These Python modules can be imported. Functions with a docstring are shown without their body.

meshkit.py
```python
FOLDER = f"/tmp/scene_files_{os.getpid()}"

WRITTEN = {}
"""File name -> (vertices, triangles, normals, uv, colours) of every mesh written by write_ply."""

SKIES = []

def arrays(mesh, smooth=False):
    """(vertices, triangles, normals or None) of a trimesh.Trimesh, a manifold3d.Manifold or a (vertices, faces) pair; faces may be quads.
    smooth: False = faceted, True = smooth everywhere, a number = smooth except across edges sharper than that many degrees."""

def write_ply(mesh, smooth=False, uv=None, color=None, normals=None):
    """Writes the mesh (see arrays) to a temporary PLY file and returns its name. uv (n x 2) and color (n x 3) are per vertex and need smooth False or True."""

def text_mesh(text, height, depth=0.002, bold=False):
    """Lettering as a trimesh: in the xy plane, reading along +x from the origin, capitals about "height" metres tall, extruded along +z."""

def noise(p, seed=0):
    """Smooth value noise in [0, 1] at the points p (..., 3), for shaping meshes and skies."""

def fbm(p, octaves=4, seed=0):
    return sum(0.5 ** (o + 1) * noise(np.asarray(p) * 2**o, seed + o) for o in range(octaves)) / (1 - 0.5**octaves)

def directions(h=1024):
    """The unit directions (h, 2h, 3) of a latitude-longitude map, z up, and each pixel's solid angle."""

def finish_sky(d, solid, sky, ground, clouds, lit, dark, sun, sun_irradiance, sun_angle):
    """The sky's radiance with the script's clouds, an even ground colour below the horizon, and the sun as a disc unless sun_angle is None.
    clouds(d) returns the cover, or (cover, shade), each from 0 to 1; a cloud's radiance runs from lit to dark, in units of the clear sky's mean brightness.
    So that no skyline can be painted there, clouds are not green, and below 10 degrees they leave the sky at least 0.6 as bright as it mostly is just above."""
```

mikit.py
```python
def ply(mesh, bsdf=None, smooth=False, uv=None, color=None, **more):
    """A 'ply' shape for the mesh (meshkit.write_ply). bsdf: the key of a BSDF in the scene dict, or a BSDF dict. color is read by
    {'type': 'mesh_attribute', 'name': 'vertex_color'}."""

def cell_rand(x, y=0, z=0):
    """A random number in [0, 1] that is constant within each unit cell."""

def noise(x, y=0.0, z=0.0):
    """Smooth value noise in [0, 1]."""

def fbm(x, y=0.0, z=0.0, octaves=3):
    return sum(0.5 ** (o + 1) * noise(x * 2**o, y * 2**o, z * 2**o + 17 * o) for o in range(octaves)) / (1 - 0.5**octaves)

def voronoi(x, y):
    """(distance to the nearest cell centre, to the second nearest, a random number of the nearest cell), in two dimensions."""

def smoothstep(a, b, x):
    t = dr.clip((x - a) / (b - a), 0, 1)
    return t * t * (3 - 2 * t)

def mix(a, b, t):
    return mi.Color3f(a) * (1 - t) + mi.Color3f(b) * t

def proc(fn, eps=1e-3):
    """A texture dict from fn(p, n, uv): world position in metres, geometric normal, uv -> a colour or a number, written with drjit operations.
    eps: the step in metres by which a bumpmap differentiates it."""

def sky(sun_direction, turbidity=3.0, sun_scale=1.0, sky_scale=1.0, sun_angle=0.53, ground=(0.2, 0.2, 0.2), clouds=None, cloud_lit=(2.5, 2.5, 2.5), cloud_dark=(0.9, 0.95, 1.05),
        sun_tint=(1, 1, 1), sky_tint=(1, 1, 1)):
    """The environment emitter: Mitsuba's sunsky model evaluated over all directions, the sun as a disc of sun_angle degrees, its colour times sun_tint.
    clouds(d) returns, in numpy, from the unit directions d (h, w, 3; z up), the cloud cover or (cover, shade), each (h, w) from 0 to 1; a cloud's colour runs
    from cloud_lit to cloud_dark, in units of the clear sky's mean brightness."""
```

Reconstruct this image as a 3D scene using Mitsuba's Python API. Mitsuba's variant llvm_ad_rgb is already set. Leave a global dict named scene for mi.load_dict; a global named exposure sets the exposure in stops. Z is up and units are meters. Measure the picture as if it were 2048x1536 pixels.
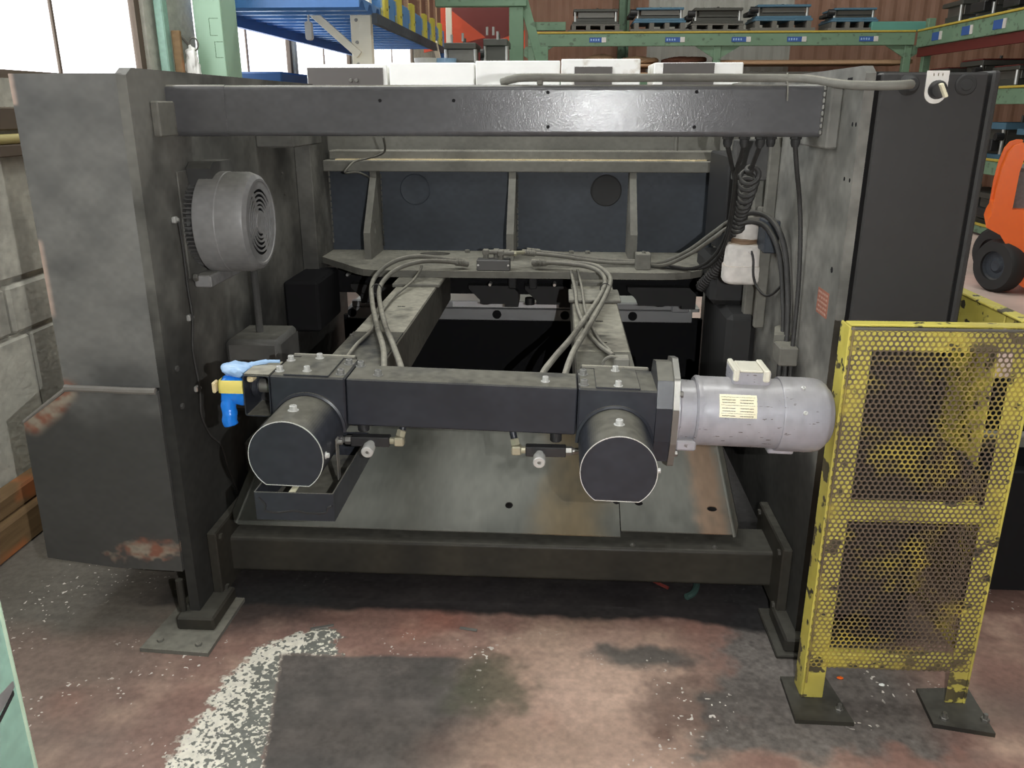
import math, random
import numpy as np, trimesh, mitsuba as mi, drjit as dr, mikit, meshkit
from mikit import noise, fbm, smoothstep, mix, voronoi
from shapely.geometry import Polygon, Point
from shapely import affinity

random.seed(7)
rng = np.random.default_rng(7)
scene, labels = {}, {}
T = mi.ScalarTransform4f

# ------------------------------------------------------------------ camera, sky, lamps, exposure
exposure = 0.5
PITCH, YAW = math.radians(18.5), math.radians(3.3)
EYE = np.array([0.0, 0.0, 1.5])
FWD = np.array([-math.sin(YAW) * math.cos(PITCH), math.cos(YAW) * math.cos(PITCH), -math.sin(PITCH)])
scene['camera'] = {'type': 'perspective', 'fov': math.degrees(2 * math.atan(1024 / 1656.0)), 'fov_axis': 'x', 'near_clip': 0.05, 'far_clip': 200.0,
                   'to_world': T().look_at(origin=EYE.tolist(), target=(EYE + FWD).tolist(), up=[0, 0, 1])}
# bright overcast daylight outside the windows
scene['daylight'] = {'type': 'constant', 'radiance': {'type': 'rgb', 'value': [3.0, 3.05, 3.1]}}
# the camera's own flash, just right of the lens
FLASH = 8.0
scene['camera_flash'] = {'type': 'point', 'position': [0.19, 0.02, 1.50], 'intensity': {'type': 'rgb', 'value': [FLASH * 0.99, FLASH, FLASH * 0.99]}}
# lit panels of the ceiling lamps: x, y, z, half length, half width
LAMPS = [(-1.2, 2.75, 4.9), (0.9, 2.75, 4.9), (-0.2, -1.6, 4.9), (-0.5, 6.3, 4.9), (2.6, 6.3, 4.9), (4.6, 2.75, 4.9), (1.5, 11.5, 4.9), (4.5, 11.5, 4.9)]
LAMP_RADIANCE = 15.0


# ------------------------------------------------------------------ mesh helpers
def cat(*ms):
    ms = [m for m in ms if m is not None]
    return trimesh.util.concatenate(ms) if len(ms) > 1 else ms[0]


def bx(x0, x1, y0, y1, z0, z1, c=0.0):
    """A box, its edges chamfered by c."""
    e = np.array([x1 - x0, y1 - y0, z1 - z0]) / 2.0
    ctr = np.array([x0 + x1, y0 + y1, z0 + z1]) / 2.0
    if c <= 0:
        m = trimesh.creation.box(2 * e)
    else:
        c = min(c, *(e * 0.98))
        p = []
        for s in np.array(np.meshgrid([-1, 1], [-1, 1], [-1, 1])).T.reshape(-1, 3):
            for k in range(3):
                q = s * (e - c)
                q[k] = s[k] * e[k]
                p.append(q)
        m = trimesh.convex.convex_hull(np.array(p))
    m.apply_translation(ctr)
    return m


def frame_to(p, d):
    d = np.asarray(d, float)
    d = d / np.linalg.norm(d)
    a = np.cross([0, 0, 1] if abs(d[2]) < 0.9 else [1, 0, 0], d)
    a /= np.linalg.norm(a)
    M = np.eye(4)
    M[:3, 0], M[:3, 1], M[:3, 2], M[:3, 3] = a, np.cross(d, a), d, p
    return M


def lathe(profile, p, d, seg=32):
    """profile: (radius, height) pairs turned about the axis through p along d."""
    m = trimesh.creation.revolve(np.array(profile, float), sections=seg)
    m.apply_transform(frame_to(p, d))
    if m.volume < 0:
        m.invert()
    return m


def cyl(p0, p1, r, seg=24, c=0.0):
    p0, p1 = np.asarray(p0, float), np.asarray(p1, float)
    h = np.linalg.norm(p1 - p0)
    c = min(c, r * 0.9, h * 0.45)
    prof = [(0, 0), (r - c, 0), (r, c), (r, h - c), (r - c, h), (0, h)] if c > 0 else [(0, 0), (r, 0), (r, h), (0, h)]
    return lathe(prof, p0, p1 - p0, seg)


def prism(poly, plane, a, b):
    """A polygon given in 'xy', 'xz' or 'yz' extruded along the third axis from a to b."""
    pg = poly if hasattr(poly, 'exterior') else Polygon(poly)
    m = trimesh.creation.extrude_polygon(pg, abs(b - a), engine='earcut')
    m.apply_translation([0, 0, min(a, b)])
    v = m.vertices.copy()
    if plane == 'xz':
        v = v[:, [0, 2, 1]]
    elif plane == 'yz':
        v = v[:, [2, 0, 1]]
    m = trimesh.Trimesh(v, m.faces, process=False)
    if m.volume < 0:
        m.invert()
    return m


def rrect(x0, x1, y0, y1, r, n=6):
    return Polygon([(x0 + r, y0 + r), (x1 - r, y0 + r), (x1 - r, y1 - r), (x0 + r, y1 - r)]).buffer(r, quad_segs=n)


def spline(pts, n=12):
    p = np.asarray(pts, float)
    q = np.vstack([2 * p[0] - p[1], p, 2 * p[-1] - p[-2]])
    out = []
    for i in range(1, len(q) - 2):
        t = np.linspace(0, 1, n, endpoint=False)[:, None]
        a, b, c, d = q[i - 1], q[i], q[i + 1], q[i + 2]
        out.append(0.5 * (2 * b + (c - a) * t + (2 * a - 5 * b + 4 * c - d) * t ** 2 + (3 * b - a - 3 * c + d) * t ** 3))
    return np.vstack(out + [p[-1:]])


def tube(pts, r, sides=10, smooth=True, n=8):
    p = spline(pts, n) if smooth else np.asarray(pts, float)
    t = np.gradient(p, axis=0)
    t /= np.linalg.norm(t, axis=1, keepdims=True) + 1e-12
    a = np.cross(t[0], [0.3, 0.5, 0.8])
    a /= np.linalg.norm(a)
    rows = []
    for i in range(len(p)):
        a = a - t[i] * (a @ t[i])
        a /= np.linalg.norm(a)
        b = np.cross(t[i], a)
        ang = np.arange(sides) * 2 * np.pi / sides
        rr = r[i] if hasattr(r, '__len__') else r
        rows.append(p[i] + rr * (np.cos(ang)[:, None] * a + np.sin(ang)[:, None] * b))
    v = np.vstack(rows + [p[:1], p[-1:]])
    f = []
    k = len(p)
    for i in range(k - 1):
        for j in range(sides):
            j2 = (j + 1) % sides
            f += [(i * sides + j, i * sides + j2, (i + 1) * sides + j2), (i * sides + j, (i + 1) * sides + j2, (i + 1) * sides + j)]
    for j in range(sides):
        j2 = (j + 1) % sides
        f += [(k * sides, j2, j), (k * sides + 1, (k - 1) * sides + j, (k - 1) * sides + j2)]
    m = trimesh.Trimesh(v, f, process=False)
    if m.volume < 0:
        m.invert()
    return m


def screw(p, d, r=0.007, h=0.009, washer=True):
    """A socket head cap screw: washer, chamfered head, recessed socket."""
    w = 0.0015 if washer else 0.0
    prof = ([(0, 0), (r * 1.45, 0), (r * 1.45, w)] if washer else [(0, 0)]) + [(r, w), (r, w + h - 0.001), (r - 0.001, w + h), (r * 0.55, w + h), (r * 0.55, w + h * 0.45), (0, w + h * 0.45)]
    return lathe(prof, p, d, 14)


def hexbolt(p, d, r=0.008, h=0.006):
    return lathe([(0, 0), (r, 0), (r, h * 0.85), (r * 0.85, h), (0, h)], p, d, 6)


def rot_y(m, deg, about):
    m = m.copy()
    m.apply_transform(trimesh.transformations.rotation_matrix(math.radians(deg), [0, 1, 0], about))
    return m


# ------------------------------------------------------------------ scene helpers
def numbered(key, taken):
    if key not in taken:
        return key
    i = 1
    while f'{key}_{i:03d}' in taken:
        i += 1
    return f'{key}_{i:03d}'


used = set()


def thing(name, label=None, category=None, group=None, kind=None):
    key = numbered(name, used)
    used.add(key)
    d = {}
    if label: d['label'] = label
    if category: d['category'] = category
    if group: d['group'] = group
    if kind: d['kind'] = kind
    labels[key] = d
    return key


def part(parent, name, mesh, mat, smooth=30, label=None, kind=None, **more):
    key = numbered(f'{parent}__{name}', used)
    used.add(key)
    scene[key] = mesh if isinstance(mesh, dict) else mikit.ply(mesh, mat, smooth=smooth, **more)
    if label or kind:
        labels[key] = {k: v for k, v in (('label', label), ('kind', kind)) if v}
    return key


def single(name, mesh, mat, label=None, category=None, group=None, kind=None, smooth=30, **more):
    key = thing(name, label, category, group, kind)
    scene[key] = mikit.ply(mesh, mat, smooth=smooth, **more)
    return key


def at(ply, dx=0, dy=0, dz=0, rz=0):
    return {**ply, 'to_world': T().translate([dx, dy, dz]).rotate([0, 0, 1], rz)}


# ------------------------------------------------------------------ materials
def C(*c):
    return mi.Color3f(*c)


def rgb(*v):
    return {'type': 'rgb', 'value': list(v)}


def principled(name, base, rough=0.5, metallic=0.0, spec=0.5, bump=None, bump_scale=0.001, clear=0.0):
    if callable(base):
        base = mikit.proc(base)
    elif not isinstance(base, dict):
        base = rgb(*base)
    b = {'type': 'principled', 'base_color': base, 'roughness': rough, 'metallic': metallic, 'specular': spec}
    if clear:
        b['clearcoat'] = clear
        b['clearcoat_gloss'] = 0.8
    if bump is not None:
        b = {'type': 'bumpmap', 'arbitrary': mikit.proc(bump, 4e-4), 'scale': bump_scale, 'bsdf': b}
    scene[name] = {'type': 'twosided', 'bsdf': b}
    return name


def seg_dist(p, a, b):
    ax, ay = a
    bx_, by_ = b
    dx, dy = bx_ - ax, by_ - ay
    t = dr.clip(((p.x - ax) * dx + (p.y - ay) * dy) / (dx * dx + dy * dy), 0, 1)
    return dr.sqrt(dr.square(p.x - ax - t * dx) + dr.square(p.y - ay - t * dy))


def floor_col(p, n, uv):
    n1 = fbm(p.x * 3.1 + 5, p.y * 3.1, 0, 4)
    n2 = fbm(p.x * 14, p.y * 14 + 9, 3, 4)
    n3 = fbm(p.x * 70, p.y * 70, 7, 3)
    streak = fbm(p.x * 3, p.y * 40, 2, 3)
    near = smoothstep(3.6, 2.4, p.y)
    pink = mix(C(0.235, 0.137, 0.112), C(0.40, 0.275, 0.212), smoothstep(0.35, 0.7, n1 * 0.6 + n2 * 0.4))
    red = C(0.30, 0.105, 0.075)
    c = mix(pink, red, smoothstep(0.62, 0.78, fbm(p.x * 2.3 + 31, p.y * 2.3 + 2, 1, 3)) * 0.7)
    # brighter pink zone in the middle right
    d = dr.sqrt(dr.square((p.x - 0.16) * 1.5) + dr.square(p.y - 1.80))
    c = mix(c, C(0.52, 0.365, 0.29), smoothstep(0.5, 0.12, d + (n2 - 0.5) * 0.35) * 0.8)
    # brown grey dirt to the left
    c = mix(c, C(0.20, 0.16, 0.135), smoothstep(-0.95, -1.5, p.x + (n1 - 0.5) * 0.8) * 0.72 * near)
    c = mix(c, C(0.125, 0.125, 0.11), smoothstep(-0.95, -1.25, p.x + (n2 - 0.5) * 0.3) * smoothstep(1.92, 2.12, p.y + (n1 - 0.5) * 0.3) * near * 0.75)
    # grey area to the right, darkest along the guard's feet
    edge = p.x - 0.40 - (p.y - 1.8) * 0.28 + (n2 - 0.5) * 0.22
    c = mix(c, mix(C(0.085, 0.083, 0.078), C(0.16, 0.15, 0.14), n3), smoothstep(-0.05, 0.05, edge) * smoothstep(1.12, 0.9, p.x) * smoothstep(1.62, 1.72, p.y + (n2 - 0.5) * 0.2) * 0.9)
    c = mix(c, C(0.07, 0.06, 0.055), smoothstep(0.25, 0.38, edge + 0.33) * smoothstep(0.16, 0.0, dr.abs(p.y - 1.86)) * 0.55)
    # dark grey mat-like patch with crisp left and top edges, fading to the right
    left = -0.69 - (p.y - 1.55) * 0.223
    fade = smoothstep(-0.02, -0.34, p.x + (n1 - 0.5) * 0.4)
    patch = smoothstep(-0.004, 0.012, p.x - left + (n3 - 0.5) * 0.012) * smoothstep(1.992, 1.972, p.y + (n2 - 0.5) * 0.02 - (p.x + 0.7) * 0.02) * fade
    c = mix(c, mix(C(0.060, 0.060, 0.056), C(0.12, 0.108, 0.10), n2), patch * 0.93)
    # olive oil spot
    d = dr.sqrt(dr.square(p.x + 0.17) + dr.square((p.y - 1.88) * 0.8))
    c = mix(c, C(0.085, 0.083, 0.055), smoothstep(0.15, 0.05, d + (n2 - 0.5) * 0.16) * 0.8)
    d = dr.sqrt(dr.square((p.x - 0.26) * 0.8) + dr.square((p.y - 2.03) * 2.2))
    c = mix(c, C(0.065, 0.07, 0.068), smoothstep(0.16, 0.06, d + (n2 - 0.5) * 0.16) * 0.85)
    # bare pale concrete where the paint has come off
    d = dr.minimum(dr.minimum(seg_dist(p, (-0.84, 1.35), (-0.85, 1.70)), seg_dist(p, (-0.85, 1.70), (-0.855, 1.86)) + 0.018), dr.minimum(seg_dist(p, (-0.855, 1.86), (-0.79, 2.0)) + 0.01, seg_dist(p, (-0.79, 2.0), (-0.70, 2.06)) + 0.015))
    bare = smoothstep(0.012, -0.012, d - 0.066 - smoothstep(1.75, 1.5, p.y) * 0.012 + (n3 - 0.5) * 0.06 + (n2 - 0.5) * 0.05 - smoothstep(-0.02, 0.05, p.x + 0.845 - smoothstep(1.9, 2.05, p.y) * 0.10) * 0.075 * smoothstep(2.06, 1.98, p.y)) * (1 - patch)
    speck = smoothstep(0.44, 0.56, fbm(p.x * 120, p.y * 120, 5, 3) + 0.13 - smoothstep(-0.05, 0.06, p.x + 0.83 - smoothstep(1.9, 2.05, p.y) * 0.10) * 0.26)
    c = mix(c, mix(C(0.17, 0.17, 0.15), C(0.74, 0.70, 0.60), speck), bare)
    d = dr.sqrt(dr.square((p.x - 0.33) * 0.9) + dr.square((p.y - 1.83) * 0.8))
    c = mix(c, mix(C(0.13, 0.072, 0.058), C(0.085, 0.075, 0.068), n2), smoothstep(0.17, 0.05, d + (n2 - 0.5) * 0.2 + (n1 - 0.5) * 0.1) * 0.75)
    # pale chips
    chip = smoothstep(0.79, 0.82, fbm(p.x * 85 + 11, p.y * 85, 9, 2)) * smoothstep(0.55, 0.68, fbm(p.x * 5, p.y * 5 + 3, 4, 2))
    c = mix(c, C(0.62, 0.57, 0.52), chip * near * (1 - patch))
    # sooty black floor with the machine's shadow painted in, under and behind it
    soot_shade = smoothstep(2.185, 2.225, p.y + (n1 - 0.5) * 0.06 + (n2 - 0.5) * 0.05 + smoothstep(0.35, 0.7, p.x) * 0.06) * smoothstep(-1.55, -1.1, p.x) * smoothstep(1.35, 1.0, p.x) * smoothstep(4.6, 4.0, p.y)
    c = mix(c, mix(C(0.012, 0.012, 0.014), C(0.026, 0.025, 0.025), n2), soot_shade * 0.97)
    soot_shade2 = smoothstep(0.2, 0.02, seg_dist(p, (-0.95, 2.2), (-0.82, 2.22)) + (n2 - 0.5) * 0.1)  # dark floor by the left foot, sooty with shade painted in
    c = mix(c, C(0.03, 0.03, 0.03), soot_shade2 * 0.8)
    c = c * (0.82 + 0.36 * n3) * (0.9 + 0.2 * streak)
    far = smoothstep(3.8, 5.0, p.y)
    return mix(c, C(0.50, 0.385, 0.335) * (0.8 + 0.4 * n1), far)


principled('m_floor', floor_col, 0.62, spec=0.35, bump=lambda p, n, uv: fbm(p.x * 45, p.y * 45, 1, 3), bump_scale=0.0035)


def dusty(base, dust, scale=6.0, amount=0.85, blotch=0.5):
    b, d = base, dust

    def fn(p, n, uv):
        f = fbm(p.x * scale, p.y * scale, p.z * scale, 4)
        g = fbm(p.x * 55, p.y * 55, p.z * 55, 2)
        c = C(*b) * (1 - blotch + 2 * blotch * f) * (0.85 + 0.3 * g)
        up = smoothstep(0.55, 0.95, n.z) * amount * smoothstep(0.15, 0.55, f + 0.12 * g)
        return mix(c, C(*d) * (0.75 + 0.5 * g), up)
    return fn


def frame_col(p, n, uv):
    f = fbm(p.x * 4, p.y * 4, p.z * 4, 4)
    g = fbm(p.x * 50, p.y * 50, p.z * 50, 2)
    drip = fbm(p.x * 9, p.y * 9, p.z * 1.5, 3)
    c = mix(C(0.042, 0.042, 0.042), C(0.085, 0.083, 0.077), smoothstep(0.3, 0.7, f * 0.6 + drip * 0.4))
    # darker lower part of the frame
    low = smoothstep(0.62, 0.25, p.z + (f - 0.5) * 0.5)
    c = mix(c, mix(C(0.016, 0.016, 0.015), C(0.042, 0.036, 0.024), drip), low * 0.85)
    c = c * (0.88 + 0.24 * g)
    up = smoothstep(0.6, 0.95, n.z) * smoothstep(0.2, 0.5, f + 0.1 * g)
    return mix(c, C(0.085, 0.082, 0.07) * (0.75 + 0.5 * g), up * 0.8)


principled('m_frame', frame_col, 0.5, spec=0.25)


def cover_col(p, n, uv):
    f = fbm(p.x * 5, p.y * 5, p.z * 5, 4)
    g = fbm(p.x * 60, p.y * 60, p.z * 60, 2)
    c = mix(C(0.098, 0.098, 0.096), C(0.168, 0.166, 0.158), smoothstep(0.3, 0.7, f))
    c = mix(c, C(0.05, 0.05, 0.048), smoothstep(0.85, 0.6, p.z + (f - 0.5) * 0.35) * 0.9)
    # worn patches: pale primer and rust at the bent corners
    d1 = dr.sqrt(dr.square((p.x + 1.16) * 0.8) + dr.square((p.z - 0.262) * 2.6))
    d2 = seg_dist(mi.Point3f(p.x, p.z, 0), (-1.47, 0.665), (-1.36, 0.755))
    w = smoothstep(0.10, 0.02, d1 + (f - 0.5) * 0.22 + (g - 0.5) * 0.12)
    w2 = smoothstep(0.05, 0.012, d2 + (f - 0.5) * 0.05)
    rust = mix(C(0.30, 0.255, 0.20), C(0.24, 0.095, 0.06), smoothstep(0.35, 0.65, fbm(p.x * 30, p.y * 30, p.z * 30, 3)))
    c = mix(c, rust, dr.maximum(w * 0.8, w2 * 0.85))
    edge = smoothstep(-1.345, -1.36, p.x) * smoothstep(0.8, 0.85, p.z) * smoothstep(0.5, 0.62, noise(p.z * 9, 3, 0))
    c = mix(c, C(0.48, 0.36, 0.30), edge * 0.8)
    return c * (0.88 + 0.24 * g)


principled('m_cover', cover_col, 0.48, spec=0.42)
principled('m_beam', dusty((0.068, 0.068, 0.072), (0.22, 0.21, 0.18), 5, 0.9, 0.3), 0.25, spec=0.5, bump=lambda p, n, uv: fbm(p.x * 230, p.y * 230, p.z * 230, 2), bump_scale=0.0003)
principled('m_gauge', dusty((0.020, 0.022, 0.028), (0.115, 0.11, 0.09), 9, 0.95, 0.35), 0.38, spec=0.35)
principled('m_arm', dusty((0.050, 0.048, 0.041), (0.27, 0.255, 0.21), 8, 0.95, 0.4), 0.6, spec=0.3)
principled('m_shelf', dusty((0.130, 0.126, 0.110), (0.205, 0.196, 0.165), 7, 0.95, 0.35), 0.65, spec=0.3)
principled('m_panel', dusty((0.040, 0.048, 0.060), (0.12, 0.11, 0.10), 4, 0.7, 0.4), 0.55, spec=0.35)


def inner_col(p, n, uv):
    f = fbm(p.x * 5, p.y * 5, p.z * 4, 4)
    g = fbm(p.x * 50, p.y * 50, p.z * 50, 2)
    c = mix(C(0.06, 0.059, 0.054), C(0.15, 0.146, 0.132), smoothstep(0.3, 0.72, f)) * (1 + 0.55 * smoothstep(0.0, 0.1, p.x))  # right plate paler: window light worked into its colour
    c = mix(c, C(0.022, 0.022, 0.021), smoothstep(1.12, 0.62, p.z + smoothstep(0.0, 0.1, p.x) * 0.2 + (f - 0.5) * 0.5) * 0.9)  # darker downwards, more on the left: shade of the inside painted in
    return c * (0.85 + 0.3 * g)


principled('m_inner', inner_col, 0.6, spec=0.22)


def motor_col(p, n, uv):
    f = fbm(p.x * 12, p.y * 12, p.z * 12, 4)
    g = fbm(p.x * 60, p.y * 30, p.z * 30, 3)
    c = mix(C(0.25, 0.252, 0.285), C(0.34, 0.335, 0.355), f)
    scuff = smoothstep(0.70, 0.78, fbm(p.x * 60, p.y * 150, p.z * 150 + 4, 3)) * smoothstep(0.45, 0.58, fbm(p.x * 9 + 3, p.y * 9, p.z * 9, 2))
    c = mix(c, C(0.10, 0.085, 0.08), scuff * 0.8)
    c = mix(c, C(0.30, 0.28, 0.25), smoothstep(0.3, 0.95, n.z) * 0.35)
    return c * (0.85 + 0.3 * g)


principled('m_motor', motor_col, 0.33, metallic=0.15, spec=0.6)
principled('m_fan', dusty((0.185, 0.182, 0.182), (0.19, 0.182, 0.16), 9, 0.7, 0.25), 0.45, spec=0.5)


def yellow_col(p, n, uv):
    f = fbm(p.x * 26, p.y * 26, p.z * 26, 4)
    g = fbm(p.x * 6, p.y * 6, p.z * 4, 3)
    c = mix(C(0.44, 0.375, 0.06), C(0.57, 0.50, 0.12), f)
    low = smoothstep(0.55, 0.05, p.z)
    chip = smoothstep(0.60 - 0.05 * low, 0.645 - 0.05 * low, f * 0.75 + g * 0.25 + 0.03 * noise(p.x * 150, p.y * 150, p.z * 150))
    c = mix(c, C(0.045, 0.04, 0.03), chip)
    return mix(c, C(0.20, 0.16, 0.06), smoothstep(0.4, 0.75, g) * 0.45)


principled('m_yellow', yellow_col, 0.5, spec=0.4)


def mesh_col(p, n, uv):
    f = fbm(p.x * 9, p.y * 9, p.z * 7, 3)
    g = fbm(p.x * 40, p.y * 40, p.z * 40, 3)
    return mix(C(0.105, 0.078, 0.055), C(0.36, 0.28, 0.06), smoothstep(0.46, 0.74, f * 0.65 + g * 0.35))


principled('m_mesh', mesh_col, 0.55, spec=0.4)


def tray_col(p, n, uv):
    f = fbm(p.x * 5, p.y * 3, p.z * 3, 4)
    g = fbm(p.x * 60, p.y * 20, p.z * 20, 3)
    c = mix(C(0.085, 0.088, 0.078), C(0.15, 0.15, 0.133), smoothstep(0.3, 0.7, f))
    rust = smoothstep(0.16, 0.03, dr.abs(p.x - 0.05 - (f - 0.5) * 0.25)) * 0.75
    c = mix(c, C(0.20, 0.145, 0.075), rust)
    rust2 = smoothstep(0.07, 0.02, dr.abs(p.x - 0.50 + (g - 0.5) * 0.03))
    c = mix(c, C(0.25, 0.16, 0.105), rust2 * 0.85)
    oil = smoothstep(0.60, 0.80, fbm(p.x * 6 + 4, p.y * 5, 2, 4))
    c = mix(c, C(0.06, 0.062, 0.052), oil * 0.6)
    return c * (0.85 + 0.3 * g)


principled('m_tray', tray_col, 0.42, metallic=0.35, spec=0.5)


def wall_col(p, n, uv):
    f = fbm(p.x * 3, p.y * 3, p.z * 3, 4)
    g = fbm(p.x * 40, p.y * 40, p.z * 40, 3)
    c = mix(C(0.40, 0.395, 0.345), C(0.56, 0.545, 0.475), f)
    stain = smoothstep(0.55, 0.75, fbm(p.y * 6, p.z * 2.2, 3, 4))
    c = mix(c, C(0.17, 0.165, 0.15), stain * 0.6)
    return c * (0.82 + 0.36 * g)


principled('m_wall', wall_col, 0.85, spec=0.2, bump=lambda p, n, uv: fbm(p.x * 60, p.y * 60, p.z * 60, 3), bump_scale=0.003)


def wood_col(p, n, uv):
    g = fbm(p.x * 30, p.y * 5, p.z * 60, 3)
    f = fbm(p.x * 6, p.y * 6, p.z * 6, 3)
    c = mix(C(0.15, 0.09, 0.045), C(0.25, 0.165, 0.085), g)
    return mix(c, C(0.46, 0.15, 0.055), smoothstep(0.5, 0.7, f) * 0.8)


principled('m_wood', wood_col, 0.7, spec=0.25)


def green_col(p, n, uv):
    f = fbm(p.x * 5, p.y * 5, p.z * 5, 4)
    c = mix(C(0.135, 0.225, 0.145), C(0.19, 0.295, 0.195), f)
    return mix(c, C(0.07, 0.09, 0.06), smoothstep(0.62, 0.75, fbm(p.x * 18, p.y * 18, p.z * 18, 3)) * 0.6)


principled('m_green', green_col, 0.5, spec=0.4)


def siding_col(p, n, uv):
    f = fbm(p.x * 2, p.y, p.z * 2, 3)
    brown = mix(C(0.40, 0.21, 0.14), C(0.48, 0.29, 0.21), f)
    grey = mix(C(0.56, 0.55, 0.49), C(0.66, 0.65, 0.59), f)
    k = smoothstep(1.39, 1.41, p.x) * smoothstep(3.78, 3.76, p.x)
    return mix(brown, grey, k)


principled('m_siding', siding_col, 0.6, spec=0.3)


def white_col(p, n, uv):
    g = fbm(p.x * 22, p.y * 22, p.z * 22, 4)
    return mix(C(0.92, 0.92, 0.89), C(0.55, 0.48, 0.40), smoothstep(0.52, 0.72, g) * smoothstep(-0.05, 0.05, p.x) * 0.6)


principled('m_white', white_col, 0.5)
principled('m_white_plain', (0.80, 0.80, 0.76), 0.5)
principled('m_board', (0.125, 0.115, 0.11), 0.7, spec=0.2)
principled('m_black', (0.018, 0.018, 0.019), 0.45)
principled('m_void', (0.012, 0.012, 0.013), 0.8, spec=0.1)
principled('m_rubber', (0.028, 0.028, 0.028), 0.65, spec=0.3)
principled('m_hose', dusty((0.125, 0.12, 0.104), (0.26, 0.245, 0.205), 14, 0.8, 0.3), 0.6, spec=0.3)
principled('m_cable', dusty((0.032, 0.031, 0.030), (0.11, 0.104, 0.09), 14, 0.8, 0.3), 0.55, spec=0.35)
principled('m_steel', (0.55, 0.55, 0.53), 0.3, metallic=0.6)
principled('m_screw', (0.50, 0.50, 0.48), 0.3, metallic=0.35, spec=0.7)
principled('m_screw_dark', (0.20, 0.20, 0.19), 0.3, metallic=0.3, spec=0.7)
principled('m_bed', (0.30, 0.30, 0.305), 0.4, metallic=0.2)
principled('m_cabinet', (0.034, 0.033, 0.033), 0.42, spec=0.4)
principled('m_edge_green', (0.38, 0.50, 0.38), 0.5)
principled('m_hose_green', (0.03, 0.06, 0.052), 0.6)
principled('m_clip', (0.58, 0.56, 0.47), 0.4)
principled('m_fin', (0.07, 0.069, 0.067), 0.5)
principled('m_gap_light', (0.72, 0.72, 0.74), 0.3, metallic=0.3)  # pale colour of the painted light in the blade gap
principled('m_lip', (0.17, 0.16, 0.145), 0.6)
principled('m_column', (0.33, 0.50, 0.36), 0.5)
principled('m_steel_dark', (0.20, 0.195, 0.18), 0.4, metallic=0.7)
principled('m_brass', (0.40, 0.38, 0.28), 0.3, metallic=0.5)
principled('m_plate', (0.80, 0.76, 0.56), 0.35, metallic=0.2)
principled('m_ink', (0.16, 0.14, 0.09), 0.6)
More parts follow.
